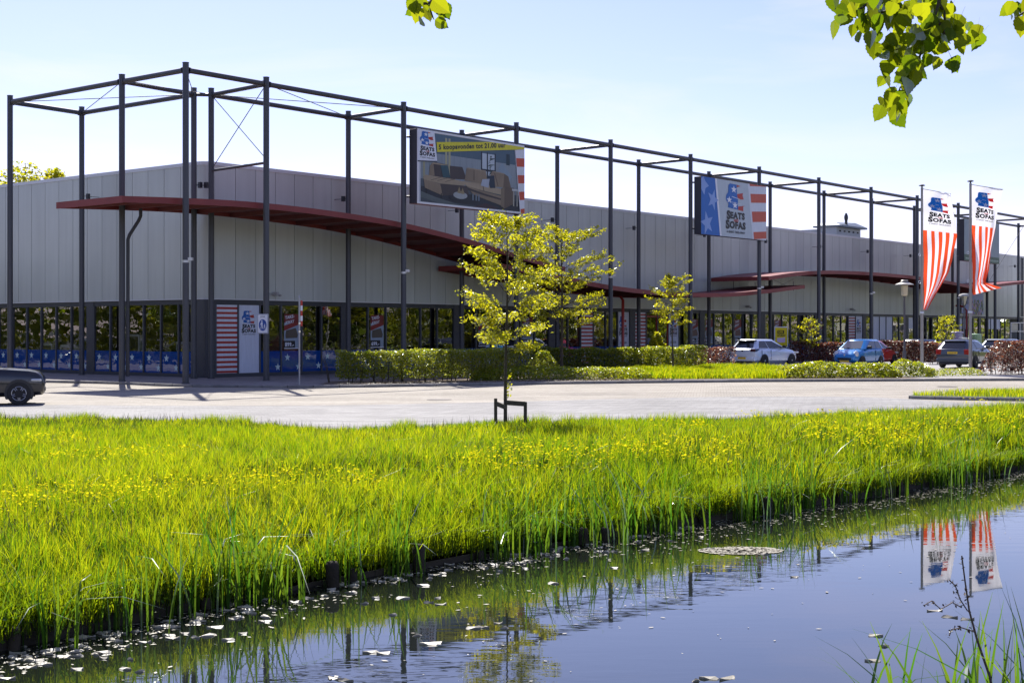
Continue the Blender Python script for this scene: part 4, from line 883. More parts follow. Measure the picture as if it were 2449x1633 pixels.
# soft scum patch
sc_pts = [water_pt(1772+98*math.cos(a), 1317+8*math.sin(a)*(1+.3*math.sin(3*a))) for a in np.linspace(0, 2*math.pi, 28, endpoint=False)]
n = 900; rr = rf.random(n)**.6; aa = rf.random(n)*2*math.pi; V = np.empty((n, 4, 3))
for i in range(n):
    p = water_pt(1772+100*rr[i]*math.cos(aa[i]), 1317+9*rr[i]*math.sin(aa[i])); s1 = .02+.02*rf.random()
    for k, (e0, e1) in enumerate(((1, 0), (0, 1), (-1, 0), (0, -1))): V[i, k] = (p.x+e0*s1, p.y+e1*s1, ZW+.006+.001*(i % 3))
tag(obj('scum_patch', tri_mesh('scum_patch', V.reshape(-1, 3), np.arange(n*4).reshape(n, 4), mat('pollen_scum', (.38, .35, .27), .8, var=.2), fs=4)), 'patch of pale pollen scum floating right of centre', 'scum', kind='stuff')

# ------------------------------------------------------------------ trees
M_bark = mat('young_bark', (.075, .060, .036), .9, var=.35, vscale=8, bump=.7, bscale=30, stretch=(1, 1, .3))
M_bark2 = mat('grey_bark', (.11, .10, .085), .9, var=.35, vscale=5, bump=.8, bscale=14, stretch=(1, 1, .3))
L_young = leafmat('young_yellow_leaf', (.11, .14, .008), (.22, .21, .012), (.42, .46, .008), (.85, .76, .02), .62, .08, .4)
L_green = leafmat('beech_leaf', (.085, .125, .010), (.19, .20, .02), (.30, .42, .01), (.72, .68, .03), .56, .16, .4)
L_dkgreen = leafmat('dark_tree_leaf', (.030, .062, .010), (.075, .115, .018), (.08, .18, .01), (.22, .30, .02), .45, .10, .35)
L_red = leafmat('copper_beech_leaf', (.060, .020, .018), (.18, .065, .050), (.14, .03, .015), (.50, .17, .07), .5, .24, .35)
L_lime = leafmat('lime_shrub_leaf', (.10, .15, .010), (.20, .22, .015), (.36, .48, .01), (.74, .70, .02), .58, .14, .4)
def young_tree(label, loc, Ht, crown0, rad, nl, leaf, seed, lean=(0, 0), tr=.05, sparse_low=True):
    rr = random.Random(seed); o = thing('young_tree', label, 'tree', loc)
    tp = [Vector((lean[0]*t*t*Ht+.03*math.sin(5*t+seed), lean[1]*t*t*Ht+.02*math.sin(7*t), Ht*t)) for t in np.linspace(0, 1, 12)]
    obj('trunk', MB().tube(tp, [tr*(1.25 if k == 0 else 1)*(1-.86*(k/11)**1.1) for k in range(12)], 9).mesh('trunk', M_bark, 60), o)
    P = []; nb = int(16+Ht*2.6)
    for i in range(nb):
        t0 = crown0+(1-crown0)*(i+rr.random()*.6)/nb*.93; k = t0*11; a = tp[int(k)].lerp(tp[min(11, int(k)+1)], k-int(k)); ang = i*2.4+rr.uniform(-.4, .4)
        rel = (t0-crown0)/(1-crown0); Lb = rad*(.55+.75*math.sin(math.pi*min(1, rel*.80+.22)))*rr.uniform(.7, 1.12)*(1 if rel < .85 else .6)
        rise = rr.uniform(.35, .95)+.6*rel; d = Vector((math.cos(ang), math.sin(ang), 0)); br = [a+d*Lb*s_+Vector((0, 0, Lb*rise*(s_-.45*s_*s_))) for s_ in np.linspace(0, 1, 6)]
        r0 = tr*.30*(1-.5*rel)
        mb = MB().tube(br, [r0*(1-.85*s_) for s_ in np.linspace(0, 1, 6)], 5)
        for j in range(7):
            s_ = .30+.68*j/6; kk = s_*5; q = br[int(kk)].lerp(br[min(5, int(kk)+1)], kk-int(kk)); ta = ang+(1 if j % 2 else -1)*rr.uniform(.5, 1.15); tl = Lb*rr.uniform(.18, .42)
            e = q+Vector((math.cos(ta), math.sin(ta), rr.uniform(-.05, .6)))*tl; mb.tube([q, q.lerp(e, .55)+Vector((0, 0, .05*tl)), e], [r0*.4, r0*.3, r0*.15], 4)
            nj = max(3, int(nl/nb/8))
            for _ in range(nj): P.append(tuple(q.lerp(e, rr.random()**.7)+Vector((rr.gauss(0, .055), rr.gauss(0, .055), rr.gauss(-.03, .05)))))
        for _ in range(int(nl/nb/8*1.6)): kk = (.35+.65*rr.random())*4.999; q = br[int(kk)].lerp(br[int(kk)+1], kk-int(kk)); P.append(tuple(q+Vector((rr.gauss(0, .05), rr.gauss(0, .05), rr.gauss(-.03, .05)))))
        obj('branch', mb.mesh('branch', M_bark, 60), o)
    obj('crown', leaf_mesh('crown', P, leaf, L_young, np.random.default_rng(seed), .45, .35, .5), o)
    return o
t1 = young_tree('slim young tree with yellow-green leaves held by a low wooden stake frame', PX(1212, 30.0, -.07), 4.72, .36, .74, 7400, .072, 4, (-.006, 0), .042)
lw = leaf_mesh('epicormic_shoots', [(.05+random.gauss(0, .03), random.gauss(0, .03), 1.05+random.gauss(0, .12)) for _ in range(40)], .07, L_young, rg); obj('trunk_shoots', lw, t1)
t2 = young_tree('wider young yellow-green tree standing behind the clipped hedge', PX(1343, 72.0, 0), 7.25, .30, 1.80, 8600, .12, 12, (.0, 0), .085)
t3 = young_tree('small young tree between the wide tree and the white car', PX(1609, 74.0, 0), 5.0, .46, .82, 2600, .115, 21, (-.01, 0), .05)
for px, D, Ht, lb, sd_ in ((1935, 92.3, 2.95, 'thin yellow sapling in the copper hedge beside the white car', 31), (2265, 96, 3.2, 'yellow sapling in front of the stacked bags', 33)):
    young_tree(lb, PX(px, D, 0), Ht, .35, .62, 650, .15, sd_, (0, 0), .03)
# stake frame beside the front tree
M_stk = mat('tree_stake_wood', (.070, .058, .036), .9, var=.35, vscale=10, bump=.4)
sf = thing('tree_stake_frame', 'low wooden frame of two posts and two boards around the tree', 'tree support', PX(1220, 30.0, -.07))
D_ = 30.0; sx = lambda px: (px-1220)/3401.4*D_
obj('post', MB().bevbox(sx(1181), sx(1189), .28, .36, -.2, .74, .008).mesh('post', M_stk), sf); obj('post', MB().bevbox(sx(1252), sx(1260), -.42, -.34, -.2, .70, .008).mesh('post', M_stk), sf)
bA = Vector((sx(1186), .26, .60)); bB = Vector((sx(1213), -.30, .50)); 
for A, B in ((Vector((sx(1188), .24, .63)), Vector((sx(1212), -.10, .56))), (Vector((sx(1212), -.12, .67)), Vector((sx(1256), -.45, .66)))):
    d = B-A; me = MB().bevbox(0, d.length, -.012, .012, -.05, .05, .004).mesh('board', M_stk); obj('board', me, sf, A, (0, -math.asin(d.z/d.length), math.atan2(d.y, d.x)))

# larger trees: beyond the building at left, and rows off to both sides (seen in the shop glass)
def big_tree(label, loc, Ht, rad, seed, nl=5200, leaf=.34, lm=None, crown0=.25, group=None):
    rr = random.Random(seed); g = np.random.default_rng(seed); o = thing('broadleaf_tree', label, 'tree', loc, 0, group)
    tp = [Vector((.2*math.sin(3*t+seed), .2*math.cos(2*t+seed), Ht*.8*t)) for t in np.linspace(0, 1, 7)]; tr = Ht*.018
    obj('trunk', MB().tube(tp, [tr*(1.3 if k == 0 else 1-.8*k/6) for k in range(7)], 10).mesh('trunk', M_bark2, 60), o)
    cl_ = []
    lb = MB()
    for i in range(26):
        t = crown0+(1-crown0)*rr.random(); a = rr.random()*6.28; rel = (t-crown0)/(1-crown0); rmax = rad*math.sin(math.pi*min(1, .18+.80*rel))**.7
        r_ = rmax*rr.uniform(.35, .95); c = Vector((math.cos(a)*r_, math.sin(a)*r_, Ht*t*.96)); cl_.append((c, rad*rr.uniform(.24, .40)))
        k = min(5.9, max(0, (t*.75))*6); q = tp[int(k)].lerp(tp[int(k)+1], k-int(k)); q.z = min(q.z, c.z-.3)
        lb.tube([q, q.lerp(c, .5)+Vector((0, 0, .25)), c], [tr*.35, tr*.22, tr*.08], 5)
    obj('limbs', lb.mesh('limbs', M_bark2), o)
    per = nl//len(cl_); Ps = []
    for c, r_ in cl_: q = g.normal(size=(per, 3)); q /= np.linalg.norm(q, axis=1)[:, None]; q *= (g.random(per)**.45)[:, None]*r_*np.array([1.1, 1.1, .8]); Ps.append(q+np.array(c))
    obj('crown', leaf_mesh('crown', np.concatenate(Ps), leaf, lm or L_dkgreen, g, .2, .3, .6), o); return o
big_tree('leafy treetop rising over the roof at the left edge', PX(55, 125, 0), 16.6, 5.6, 41, 16000, .32, L_young)
big_tree('loose treetop over the roof right of the leftmost post', PX(140, 138, 0), 18.0, 2.6, 42, 4200, .32, L_young)
for i, (x_, y_, Ht) in enumerate(((52, 60, 13), (58, 68, 15), (55, 76, 12), (64, 83, 16), (60, 92, 13), (70, 100, 15), (66, 110, 14), (78, 118, 16), (75, 90, 15), (82, 104, 17), (80, 75, 16), (50, 52, 12))):
    big_tree('broad green tree across the car park, seen in the shop glass', (x_, y_, 0), Ht, 4.6, 60+i, 3200, .5, L_dkgreen if i % 3 else L_green, .08, 'trees across the car park')
for i, (x_, y_, Ht) in enumerate(((-48, 44, 12), (-52, 52, 14), (-56, 60, 13), (-50, 36, 12), (-60, 50, 15), (-47, 28, 13), (-62, 66, 14))):
    big_tree('broad green tree left of the road, seen in the corner glass', (x_, y_, -.1), Ht, 4.6, 90+i, 3200, .5, L_dkgreen, .06, 'trees left of the road')

# ------------------------------------------------------------------ hedges and shrubs
def hedge(label, pts, wd, ht, nl, leaf, lm, seed, z=0.0, ragged=.10, stems=True, name='hedge', bottom=.12, round_=False, group=None):
    g = np.random.default_rng(seed); rr = random.Random(seed); P2 = resample([np.array(p[:2]) for p in pts], step=.25, smooth=1 if len(pts) > 2 else 0)
    o = thing(name, label, name.replace('_', ' ') if name != 'hedge' else 'hedge', (P2[0][0], P2[0][1], z), 0, group); base = P2[0]
    i = g.random(nl)*(len(P2)-1); k = i.astype(int); f = (i-k)[:, None]; c = P2[k]*(1-f)+P2[np.minimum(k+1, len(P2)-1)]*f
    d = P2[np.minimum(k+1, len(P2)-1)]-P2[k]; d /= np.linalg.norm(d, axis=1)[:, None]+1e-9; nrm = np.stack([-d[:, 1], d[:, 0]], 1)
    prof = smooth_noise(c[:, 0]*1.0, c[:, 1]*1.0, .55, seed)*ragged*2+smooth_noise(c[:, 0], c[:, 1], 1.7, seed+1)*ragged*2
    top = ht*(1-ragged)+prof*ht*.5
    # mostly on the shell, some inside
    r = g.random(nl); a = np.where(r < .38, 1, np.where(r < .70, -1, 0)); zz = np.where(a != 0, bottom*ht+(top-bottom*ht)*g.random(nl), top); yy = np.where(a != 0, a*1.0, g.random(nl)*2-1)
    sh_ = np.abs(g.normal(size=nl))*np.where(g.random(nl) < .3, .45, .10); yy = yy*(1-sh_); zz = zz-np.where(a == 0, sh_*ht*.6, 0)
    if round_:
        rel = zz/ht; yy *= np.sqrt(np.clip(1-(rel*.93)**2.4, .06, 1))
        en = np.minimum(i, len(P2)-1-i)*.25; zz *= np.clip(.45+en*1.0, 0, 1)
    yy *= 1+(smooth_noise(c[:, 0]*1.3, zz*2, .5, seed+2)-.5)*.35
    P = np.stack([c[:, 0]-base[0]+nrm[:, 0]*yy*wd/2, c[:, 1]-base[1]+nrm[:, 1]*yy*wd/2, zz+g.normal(size=nl)*.025], 1)
    obj('foliage', leaf_mesh('foliage', P, leaf, lm, g, .05, .35, .62), o)
    core = MB(); hw = wd*.30
    for a_, b_ in zip(P2[:-1:4], P2[4::4]): pass
    if stems:
        sm = MB(); q = 0
        for j in range(0, len(P2), 2):
            p = P2[j]-base
            for _ in range(2):
                dx, dy = rr.uniform(-wd*.25, wd*.25), rr.uniform(-wd*.25, wd*.25); sm.tube([(p[0]+dx, p[1]+dy, -.02), (p[0]+dx*1.4, p[1]+dy*1.4, ht*.5), (p[0]+dx*2, p[1]+dy*2, ht*.85)], [.022, .016, .006], 5)
        tag(obj('stems', sm.mesh('stems', M_bark), o), kind='stuff')
    return o
hedge('clipped beech hedge left of the front tree, lit on its left half', [(-7.2, 58.2), (-4.5, 58.7), (-1.5, 60.6), (.55, 62.6)], 1.15, 1.32, 22000, .088, L_green, 201)
hedge('long clipped green hedge between the wide tree and the white car', [PX(1262, 77), PX(1400, 76.5), PX(1560, 77), PX(1672, 79)], 1.3, 1.22, 18000, .11, L_green, 202, ragged=.16)
hedge('short mixed green and copper hedge end at the white car rear', [PX(1660, 80), PX(1742, 82)], 1.2, 1.18, 2400, .11, L_red, 203, ragged=.16)
hedge('copper beech hedge between the white car and the blue car', [PX(1893, 93), PX(1960, 93), PX(2052, 93)], 1.2, 1.38, 7500, .12, L_red, 204)
hedge('copper beech hedge between the blue car and the dark estate', [PX(2105, 92), PX(2180, 91), PX(2250, 90)], 1.2, 1.42, 7500, .12, L_red, 205)
hedge('far copper hedge behind the dark estate at the right edge', [PX(2385, 92), PX(2480, 92)], 1.2, 1.42, 3600, .12, L_red, 206)
hedge('large copper beech hedge in front at the right edge', [PX(2372, 69.0), PX(2420, 69.5), PX(2560, 70.5)], 1.9, 1.58, 9500, .10, L_red, 207, ragged=.2, round_=True, bottom=.08)
hedge('lime-green low shrub mass in front of the blue car', [PX(1862, 64.2), PX(1930, 64.4), PX(2040, 64.8), PX(2140, 65.0)], 2.0, .66, 8500, .10, L_lime, 208, ragged=.28, stems=False, name='shrub', round_=True, bottom=.02)
hedge('feathery lime shrub between the lamp post and the left flagpole', [PX(2118, 66.0), PX(2160, 66), PX(2236, 65.6)], 1.5, .74, 3600, .09, L_lime, 209, ragged=.4, stems=False, name='shrub', round_=True, bottom=.02)
hedge('bright ground cover right of the front tree trunk', [PX(1135, 60.8), PX(1260, 61.2), PX(1400, 61.8), PX(1545, 62.8)], 1.7, .52, 8500, .085, L_lime, 210, ragged=.35, stems=False, name='ground_cover', round_=True, bottom=.02)
hedge('bright ground cover under the shaded end of the beech hedge', [PX(1130, 60.6), PX(1190, 60.4)], 1.2, .36, 1500, .08, L_green, 211, ragged=.35, stems=False, name='ground_cover', round_=True, bottom=.02)
hedge('loose light shrub at the hedge gap behind the front tree', [PX(1268, 66), PX(1330, 67)], 1.3, 1.0, 1800, .11, L_green, 212, ragged=.45, name='shrub', round_=True)
hedge('round yellow-green shrub in front of the shop entrance', [PX(1545, 80.5), PX(1598, 80.5)], 1.5, 2.3, 2400, .15, L_young, 213, ragged=.35, name='shrub', round_=True)
hedge('low grey-green plants at the foot of the right flagpole', [PX(2232, 66.5), PX(2300, 67), PX(2345, 67.5)], 1.1, .36, 1700, .07, L_green, 214, ragged=.5, stems=False, name='ground_cover', round_=True, bottom=.02)
hedge('tall dense thicket edging the far side of the car park, seen in the shop glass', [(44, 44), (49, 60), (55, 80), (62, 100), (72, 122), (84, 150), (100, 190)], 5.0, 6.0, 28000, .6, L_green, 231, ragged=.35, stems=False, name='thicket', bottom=.0)
hedge('tall dense thicket left of the road, seen in the corner glass', [(-46, 20), (-45, 40), (-47, 56), (-50, 72), (-52, 84), (-60, 110)], 5.0, 6.0, 24000, .6, L_green, 232, ragged=.35, stems=False, name='thicket', bottom=.0)
# grass strip and island grass, litter on the soil
def strip(name, label, poly, n, h0, h1, wd_, seed, z=.01, m=G_MEADOW):
    g = np.random.default_rng(seed); poly = [(p[0], p[1]) for p in poly]; xs = [p[0] for p in poly]; ys = [p[1] for p in poly]
    x_ = min(xs)+(max(xs)-min(xs))*g.random(n*3); y_ = min(ys)+(max(ys)-min(ys))*g.random(n*3); k = inpoly(x_, y_, poly); x_, y_ = x_[k][:n], y_[k][:n]; n = len(x_)
    hh = (h0+(h1-h0)*smooth_noise(x_+60, y_, .8, seed)*1.2+.03*g.normal(size=n)).clip(.05)
    tag(obj(name, blades(name, np.stack([x_, y_, np.full(n, z)], 1), hh, np.full(n, wd_), m, g, .3)), label, 'grass', kind='stuff')
strip('verge_grass', 'tall bright grass strip between the hedge and the kerb', [PX(1490, 62.0), PX(1880, 63.0), PX(1870, 74), PX(1740, 79.5), PX(1480, 73)], 26000, .16, .42, .026, 301)
strip('island_grass', 'short bright grass on the kerbed island', [tuple(p) for p in isl[:-1]], 26000, .10, .24, .016, 302, 0.0)
g = np.random.default_rng(44); n = 1500; x_ = -7+g.random(n)*14; y_ = np.interp(x_, kerb[:, 0], kerb[:, 1])+.25+np.abs(g.normal(size=n))*.7
tag(obj('leaf_litter', leaf_mesh('leaf_litter', np.stack([x_, y_, .02+.03*g.random(n)], 1), .08, leafmat('litter', (.16, .12, .08), (.34, .28, .20), (.1, .07, .04), (.2, .15, .1), .15), g, 0, 1.5)), 'dry brown leaf litter on the soil behind the kerb', 'leaf litter', kind='stuff')

# ------------------------------------------------------------------ poplar over the camera: branches hang into the picture
M_twig = mat('poplar_twig', (.05, .038, .024), .8)
L_pop = leafmat('poplar_leaf', (.05, .09, .006), (.10, .13, .008), (.15, .25, .004), (.48, .50, .01), .56, .08, .35)
pop = thing('poplar_tree', 'poplar whose leafy twigs hang into the top of the picture', 'tree', (4.6, -1.2, .25))
obj('trunk', MB().tube([(0, 0, -.3), (.05, .05, 1.5), (0, .1, 4), (-.1, .3, 7), (0, .3, 11)], [.34, .27, .23, .17, .05], 14).mesh('trunk', M_bark2, 60), pop)
PB = Vector((4.6, -1.2, .25)); DP = 5.6
tp_ = lambda px, py, D=DP: PX(px, D, EYE-(py-792)*D/3401.4)-PB
limbs = [([Vector((-.02, .15, 4.6)), Vector((-1.2, 2.4, 4.9)), tp_(2290, -420), tp_(2245, -160), tp_(2240, 0)], .045), ([Vector((0, .15, 4.2)), Vector((-2.2, 2.2, 5.0)), tp_(1350, -500), tp_(1080, -230), tp_(1032, -40)], .04), ([Vector((0, .2, 4.0)), Vector((-.8, 2.6, 4.4)), tp_(2560, -200), tp_(2490, -20)], .03)]
for q, r_ in limbs: qq = resample([tuple(p) for p in q], n=14, smooth=2); obj('limb', MB().tube([tuple(p) for p in qq], [r_*(1-.82*k/13) for k in range(14)], 7).mesh('limb', M_twig, 60), pop)
twigs = [[(2240, 0), (2236, 22), (2222, 65), (2208, 100), (2196, 150), (2180, 175), (2158, 208), (2140, 245)], [(2218, 75), (2200, 92), (2170, 108), (2144, 118)], [(2232, 48), (2246, 72), (2258, 82), (2290, 82), (2308, 78)], [(2238, 12), (2256, 30), (2260, 60), (2252, 90), (2232, 104)], [(2195, 152), (2180, 160), (2165, 158), (2152, 148)],
         [(2226, 0), (2200, 12), (2170, 18), (2140, 10), (2100, 0)], [(2180, 18), (2120, 30), (2070, 40), (2035, 30)], [(2100, -10), (2060, 20), (2030, 34)], [(1035, -40), (1030, 0), (1028, 20), (1036, 42)], [(1030, 0), (1005, 12), (995, 18)], [(2490, -20), (2465, 20), (2440, 36), (2432, 40)]]
for q in twigs: obj('twig', MB().tube([tuple(tp_(a, b_)+Vector((0, .04*math.sin(a*.05), 0))) for a, b_ in q], [.0075*(1-.7*k/(len(q)-1)) for k in range(len(q))], 5).mesh('twig', M_twig), pop)
def poplar_leaf(seed):
    rr = random.Random(seed); n = 11; Lp = []; 
    for k in range(n+1):
        t = k/n; w_ = (.50*math.sin(math.pi*min(1, t**.62))**.75)*(1-.15*t)+.02*(1 if k % 2 else -1)*(0 < k < n); Lp.append((t, max(.0, w_)))
    Lp[n] = (1.06, 0.0)
    me_v = []; F = []; fold = rr.uniform(.05, .35); curl = rr.uniform(-.25, .3)
    for t, w_ in Lp:
        z_ = curl*t*t*.5; me_v += [(-w_, -t, z_+fold*w_), (0, -t, z_), (w_, -t, z_+fold*w_)]
    for k in range(n): a = k*3; F += [(a, a+1, a+4, a+3), (a+1, a+2, a+5, a+4)]
    i = len(me_v); me_v += [(-.012, 0, 0), (.012, 0, 0), (.008, .45, .08), (-.008, .45, .08)]; F.append((i, i+1, i+2, i+3))
    me = bpy.data.meshes.new('leaf'); me.from_pydata(me_v, [], F); a = me.attributes.new('shade', 'FLOAT', 'POINT'); a.data.foreach_set('value', np.full(len(me_v), rr.random(), dtype=np.float32)); me.materials.append(L_pop); return me
PL = [poplar_leaf(k) for k in range(12)]
rr = random.Random(8)
spots = []
for q, n_ in zip(twigs, (34, 18, 11, 13, 12, 20, 18, 12, 6, 4, 6)):
    for _ in range(n_):
        k = rr.random()*(len(q)-1.001); i = int(k); f = k-i; spots.append((q[i][0]*(1-f)+q[i+1][0]*f+rr.gauss(0, 13), q[i][1]*(1-f)+q[i+1][1]*f+rr.gauss(10, 14)))
extra = [(2130, 60), (2150, 70), (2170, 55), (2105, 75), (2085, 95), (2095, 120), (2120, 130), (2110, 150), (2125, 165), (2108, 190), (2115, 205), (2130, 100), (2150, 90), (2190, 130), (2210, 125), (2160, 130), (2140, 55), (2125, 45), (2090, 60), (2110, 30), (2060, 60), (2040, 80), (2000, 40), (1995, 70), (2020, 15), (1990, 8), (2045, 12), (2075, 20), (2280, 30), (2335, 95), (2340, 80), (2290, 170), (2275, 160), (2245, 158), (2300, 125), (2350, 100), (2120, 260), (2145, 270), (2110, 275), (2135, 290), (2155, 258), (2165, 190), (2050, 100), (2065, 110), (1000, 10), (985, 20), (1015, 40), (1010, 70), (1040, 70), (1050, 15), (2100, 95), (2140, 150), (2180, 80), (2200, 60), (2230, 130), (2160, 40), (2185, 30), (2440, 30), (2425, 45), (2448, 60)]
for (a, b_) in spots+extra:
    if b_ > 300: continue
    p = tp_(a, b_-22, DP+rr.gauss(0, .13)); s_ = rr.uniform(.048, .084)
    obj('leaf', PL[rr.randrange(12)], pop, p, (R(90)+rr.gauss(-.15, .40), rr.gauss(0, .55), rr.choice((0, math.pi))+rr.gauss(0, .75)), (s_*.95, s_, s_))
# ------------------------------------------------------------------ cars
M_tyre = mat('tyre_rubber', (.018, .018, .019), .8); M_rim = mat('alloy_rim', (.55, .56, .58), .3, metal=.8); M_rimdk = mat('rim_black', (.03, .03, .032), .35, metal=.3)
M_cglass = mat('car_glass', (.015, .018, .022), .04, spec=.9); M_plastic = mat('black_trim', (.02, .02, .022), .55)
M_cglass2 = mat('car_windscreen', (.05, .065, .075), .03, spec=1.0)
M_lens = mat('head_lamp_lens', (.62, .64, .66), .12, metal=.2, coat=.5); M_tail = mat('tail_lamp_lens', (.30, .012, .012), .15, coat=.6); M_taildk = mat('dark_tail_lamp', (.05, .012, .018), .12, coat=.6)
M_plate = mat('yellow_plate', (.70, .47, .03), .5); M_chrome = mat('chrome_badge', (.7, .7, .72), .15, metal=1.0)
def paint(name, col): return mat(name, col, .28, metal=.25, coat=.9)
def wheel_meshes(r, style):
    ty = MB().lathe([(r*.66, -.10), (r*.94, -.105), (r, -.07), (r, .07), (r*.94, .105), (r*.66, .10)], 28, axis='y').mesh('wheel', M_tyre, 50)
    rm_ = MB()
    if style == 'five':
        rm_.lathe([(r*.66, .07), (r*.66, .095), (r*.60, .10), (r*.58, .06)], 24, axis='y'); rm_.lathe([(r*.14, .05), (r*.14, .10), (r*.05, .105)], 12, axis='y')
        for k in range(5):
            a = 2*math.pi*k/5; c, s = math.cos(a), math.sin(a); w1, w2 = r*.10, r*.07
            P = [(c*r*.1-s*w1, s*r*.1+c*w1), (c*r*.6-s*w2, s*r*.6+c*w2), (c*r*.6+s*w2, s*r*.6-c*w2), (c*r*.1+s*w1, s*r*.1-c*w1)]
            rm_.quad(*[(x_, .092, z_) for x_, z_ in P]); rm_.quad(*[(x_, .05, z_) for x_, z_ in P][::-1])
            for i in range(4): A, B = P[i], P[(i+1) % 4]; rm_.quad((A[0], .05, A[1]), (B[0], .05, B[1]), (B[0], .092, B[1]), (A[0], .092, A[1]))
        return ty, rm_.mesh('rim', M_rim)
    # loop-shaped silver outlines on a black wheel
    for k in range(5):
        a0 = 2*math.pi*k/5+.3; pts = []
        for t in np.linspace(-.52, .52, 9): pts.append((math.cos(a0+t)*r*.60, .100, math.sin(a0+t)*r*.60))
        pts = [(math.cos(a0-.42)*r*.34, .100, math.sin(a0-.42)*r*.34)]+pts+[(math.cos(a0+.42)*r*.34, .100, math.sin(a0+.42)*r*.34)]
        rm_.tube(pts, r*.028, 6)
    return ty, rm_.mesh('rim', M_rim)
def loft(st, n=40):
    """st rows: x, zbottom, zshoulder, crown, halfwidth ; returns interpolated rows"""
    st = np.array(st, float); x = np.linspace(0, 1, n); x = st[0, 0]+(st[-1, 0]-st[0, 0])*(.5-.5*np.cos(math.pi*x)); return np.stack([x]+[np.interp(x, st[:, 0], st[:, k]) for k in range(1, 5)], 1)
def car(label, loc, rz, L_, W_, H_, paintm, body, cab, wheels, wr, style='five', lamps='hatch', plate='', dark_tail=False, scale=1.0, name='parked_car', front=True, group=None):
    o = thing(name, label, 'car', loc, rz, group); o.scale = (scale,)*3; hw = W_/2
    # lower body loft
    rows = loft(body); mb = MB(); sec = [(0, 0), (.80, 0), (.97, .16), (1.0, .42), (.985, .70), (.955, .90), (.88, .985), (.45, 1.0), (0, 1.0)]
    ring = []
    for x_, zb, zs, cr_, k in rows:
        half = [(hw*k*a, zb+(zs-zb)*b_+(cr_*(1-(a/.95)**2) if b_ > .9 else 0)) for a, b_ in sec]; full = half+[(-y, z) for y, z in half[-2:0:-1]]
        ring.append([(x_, y, z) for y, z in full])
    m_ = len(ring[0]); base = len(mb.v)
    for r_ in ring: mb.v += r_
    for i in range(len(ring)-1):
        for j in range(m_): mb.f.append((base+i*m_+j, base+i*m_+(j+1) % m_, base+(i+1)*m_+(j+1) % m_, base+(i+1)*m_+j))
    mb.f.append(tuple(base+j for j in range(m_))[::-1]); mb.f.append(tuple(base+(len(ring)-1)*m_+j for j in range(m_)))
    me = mb.mesh('body', paintm, 38); obj('body', me, o)
    # cabin: bottom ring, top ring, domed roof
    xr0, xf0, xr1, xf1, zb, wb, wt, c0 = cab
    def rg_(xr, xf, w_, z, c): return [(xr, w_-c, z), (xr+c*.8, w_, z), (xf-c*2.2, w_, z), (xf, w_-c*1.4, z), (xf, -(w_-c*1.4), z), (xf-c*2.2, -w_, z), (xr+c*.8, -w_, z), (xr, -(w_-c), z)]
    B = rg_(xr0, xf0, wb, zb, c0); Tt = rg_(xr1, xf1, wt, H_-.075, c0*.9); R2 = [(xr1+.10+(x_-xr1)*.93 if False else x_*.94+(xr1+xf1)/2*.06, y*.86, H_-.018) for x_, y, z in Tt]; R3 = [(x_*.6+(xr1+xf1)/2*.4, y*.5, H_) for x_, y, z in Tt]
    cb = MB(); rings = [B, Tt, R2, R3]
    for a, b_ in zip(rings[:-1], rings[1:]):
        for j in range(8): cb.quad(a[j], a[(j+1) % 8], b_[(j+1) % 8], b_[j])
    cb.quad(*R3)
    bm_ = bmesh.new(); me = cb.mesh('cabin'); bm_.from_mesh(me); bmesh.ops.remove_doubles(bm_, verts=bm_.verts, dist=1e-5); bmesh.ops.recalc_face_normals(bm_, faces=bm_.faces); bm_.to_mesh(me); bm_.free()
    me.materials.append(paintm); me.polygons.foreach_set('use_smooth', [True]*len(me.polygons)); me.set_sharp_from_angle(angle=R(40)); obj('cabin', me, o)
    def patch(nm, j0, j1, a0, a1, b0, b1, m, off=.010, parent=o, shear=0.0):
        P0, P1, Q0, Q1 = Vector(B[j0]), Vector(B[j1]), Vector(Tt[j0]), Vector(Tt[j1]); S = lambda a, b_: (P0.lerp(P1, a)).lerp(Q0.lerp(Q1, a), b_)
        nrm = (S(1, 0)-S(0, 0)).cross(S(0, 1)-S(0, 0)).normalized(); cen = S(.5, .5)-Vector(((xr0+xf0)/2, 0, zb)); nrm = nrm if nrm.dot(cen) > 0 else -nrm
        pts = [S(a0, b0), S(a1, b0), S(a1-shear, b1), S(a0, b1)] if shear >= 0 else [S(a0, b0), S(a1, b0), S(a1, b1), S(a0-shear, b1)]
        mb_ = MB(); t = [p+nrm*off for p in pts]; mb_.quad(*t)
        for i in range(4): mb_.quad(pts[i], pts[(i+1) % 4], t[(i+1) % 4], t[i])
        return obj(nm, mb_.mesh(nm, m), parent)
    patch('windscreen', 3, 4, .03, .97, .06, .95, M_cglass2); patch('rear_window', 7, 0, .05, .95, .12, .92, M_cglass)
    for j0, j1 in ((1, 2), (6, 5)):
        patch('side_window', j0, j1, .06, .40, .07, .90, M_cglass); patch('side_window', j0, j1, .43, .98, .07, .90, M_cglass, shear=.16)
    if lamps == 'estate':
        for j0, j1 in ((1, 2), (6, 5)): obj('roof_rail', MB().tube([Vector(Tt[j0])+Vector((.15, 0, .07)), Vector(Tt[j0])*.5+Vector(Tt[j1])*.5+Vector((0, 0, .10)), Vector(Tt[j1])+Vector((-.3, 0, .07))], .018, 6).mesh('roof_rail', M_plastic), o)
        obj('spoiler', MB().bevbox(xr1-.10, xr1+.18, -wt*.92, wt*.92, H_-.085, H_-.04, .015).mesh('spoiler', paintm), o)
    elif lamps == 'hatch':
        obj('spoiler', MB().bevbox(xr1-.16, xr1+.16, -wt*.93, wt*.93, H_-.11, H_-.05, .02).mesh('spoiler', M_plastic), o)
    # wheels in dark arches
    ty, rim = wheel_meshes(wr, style)
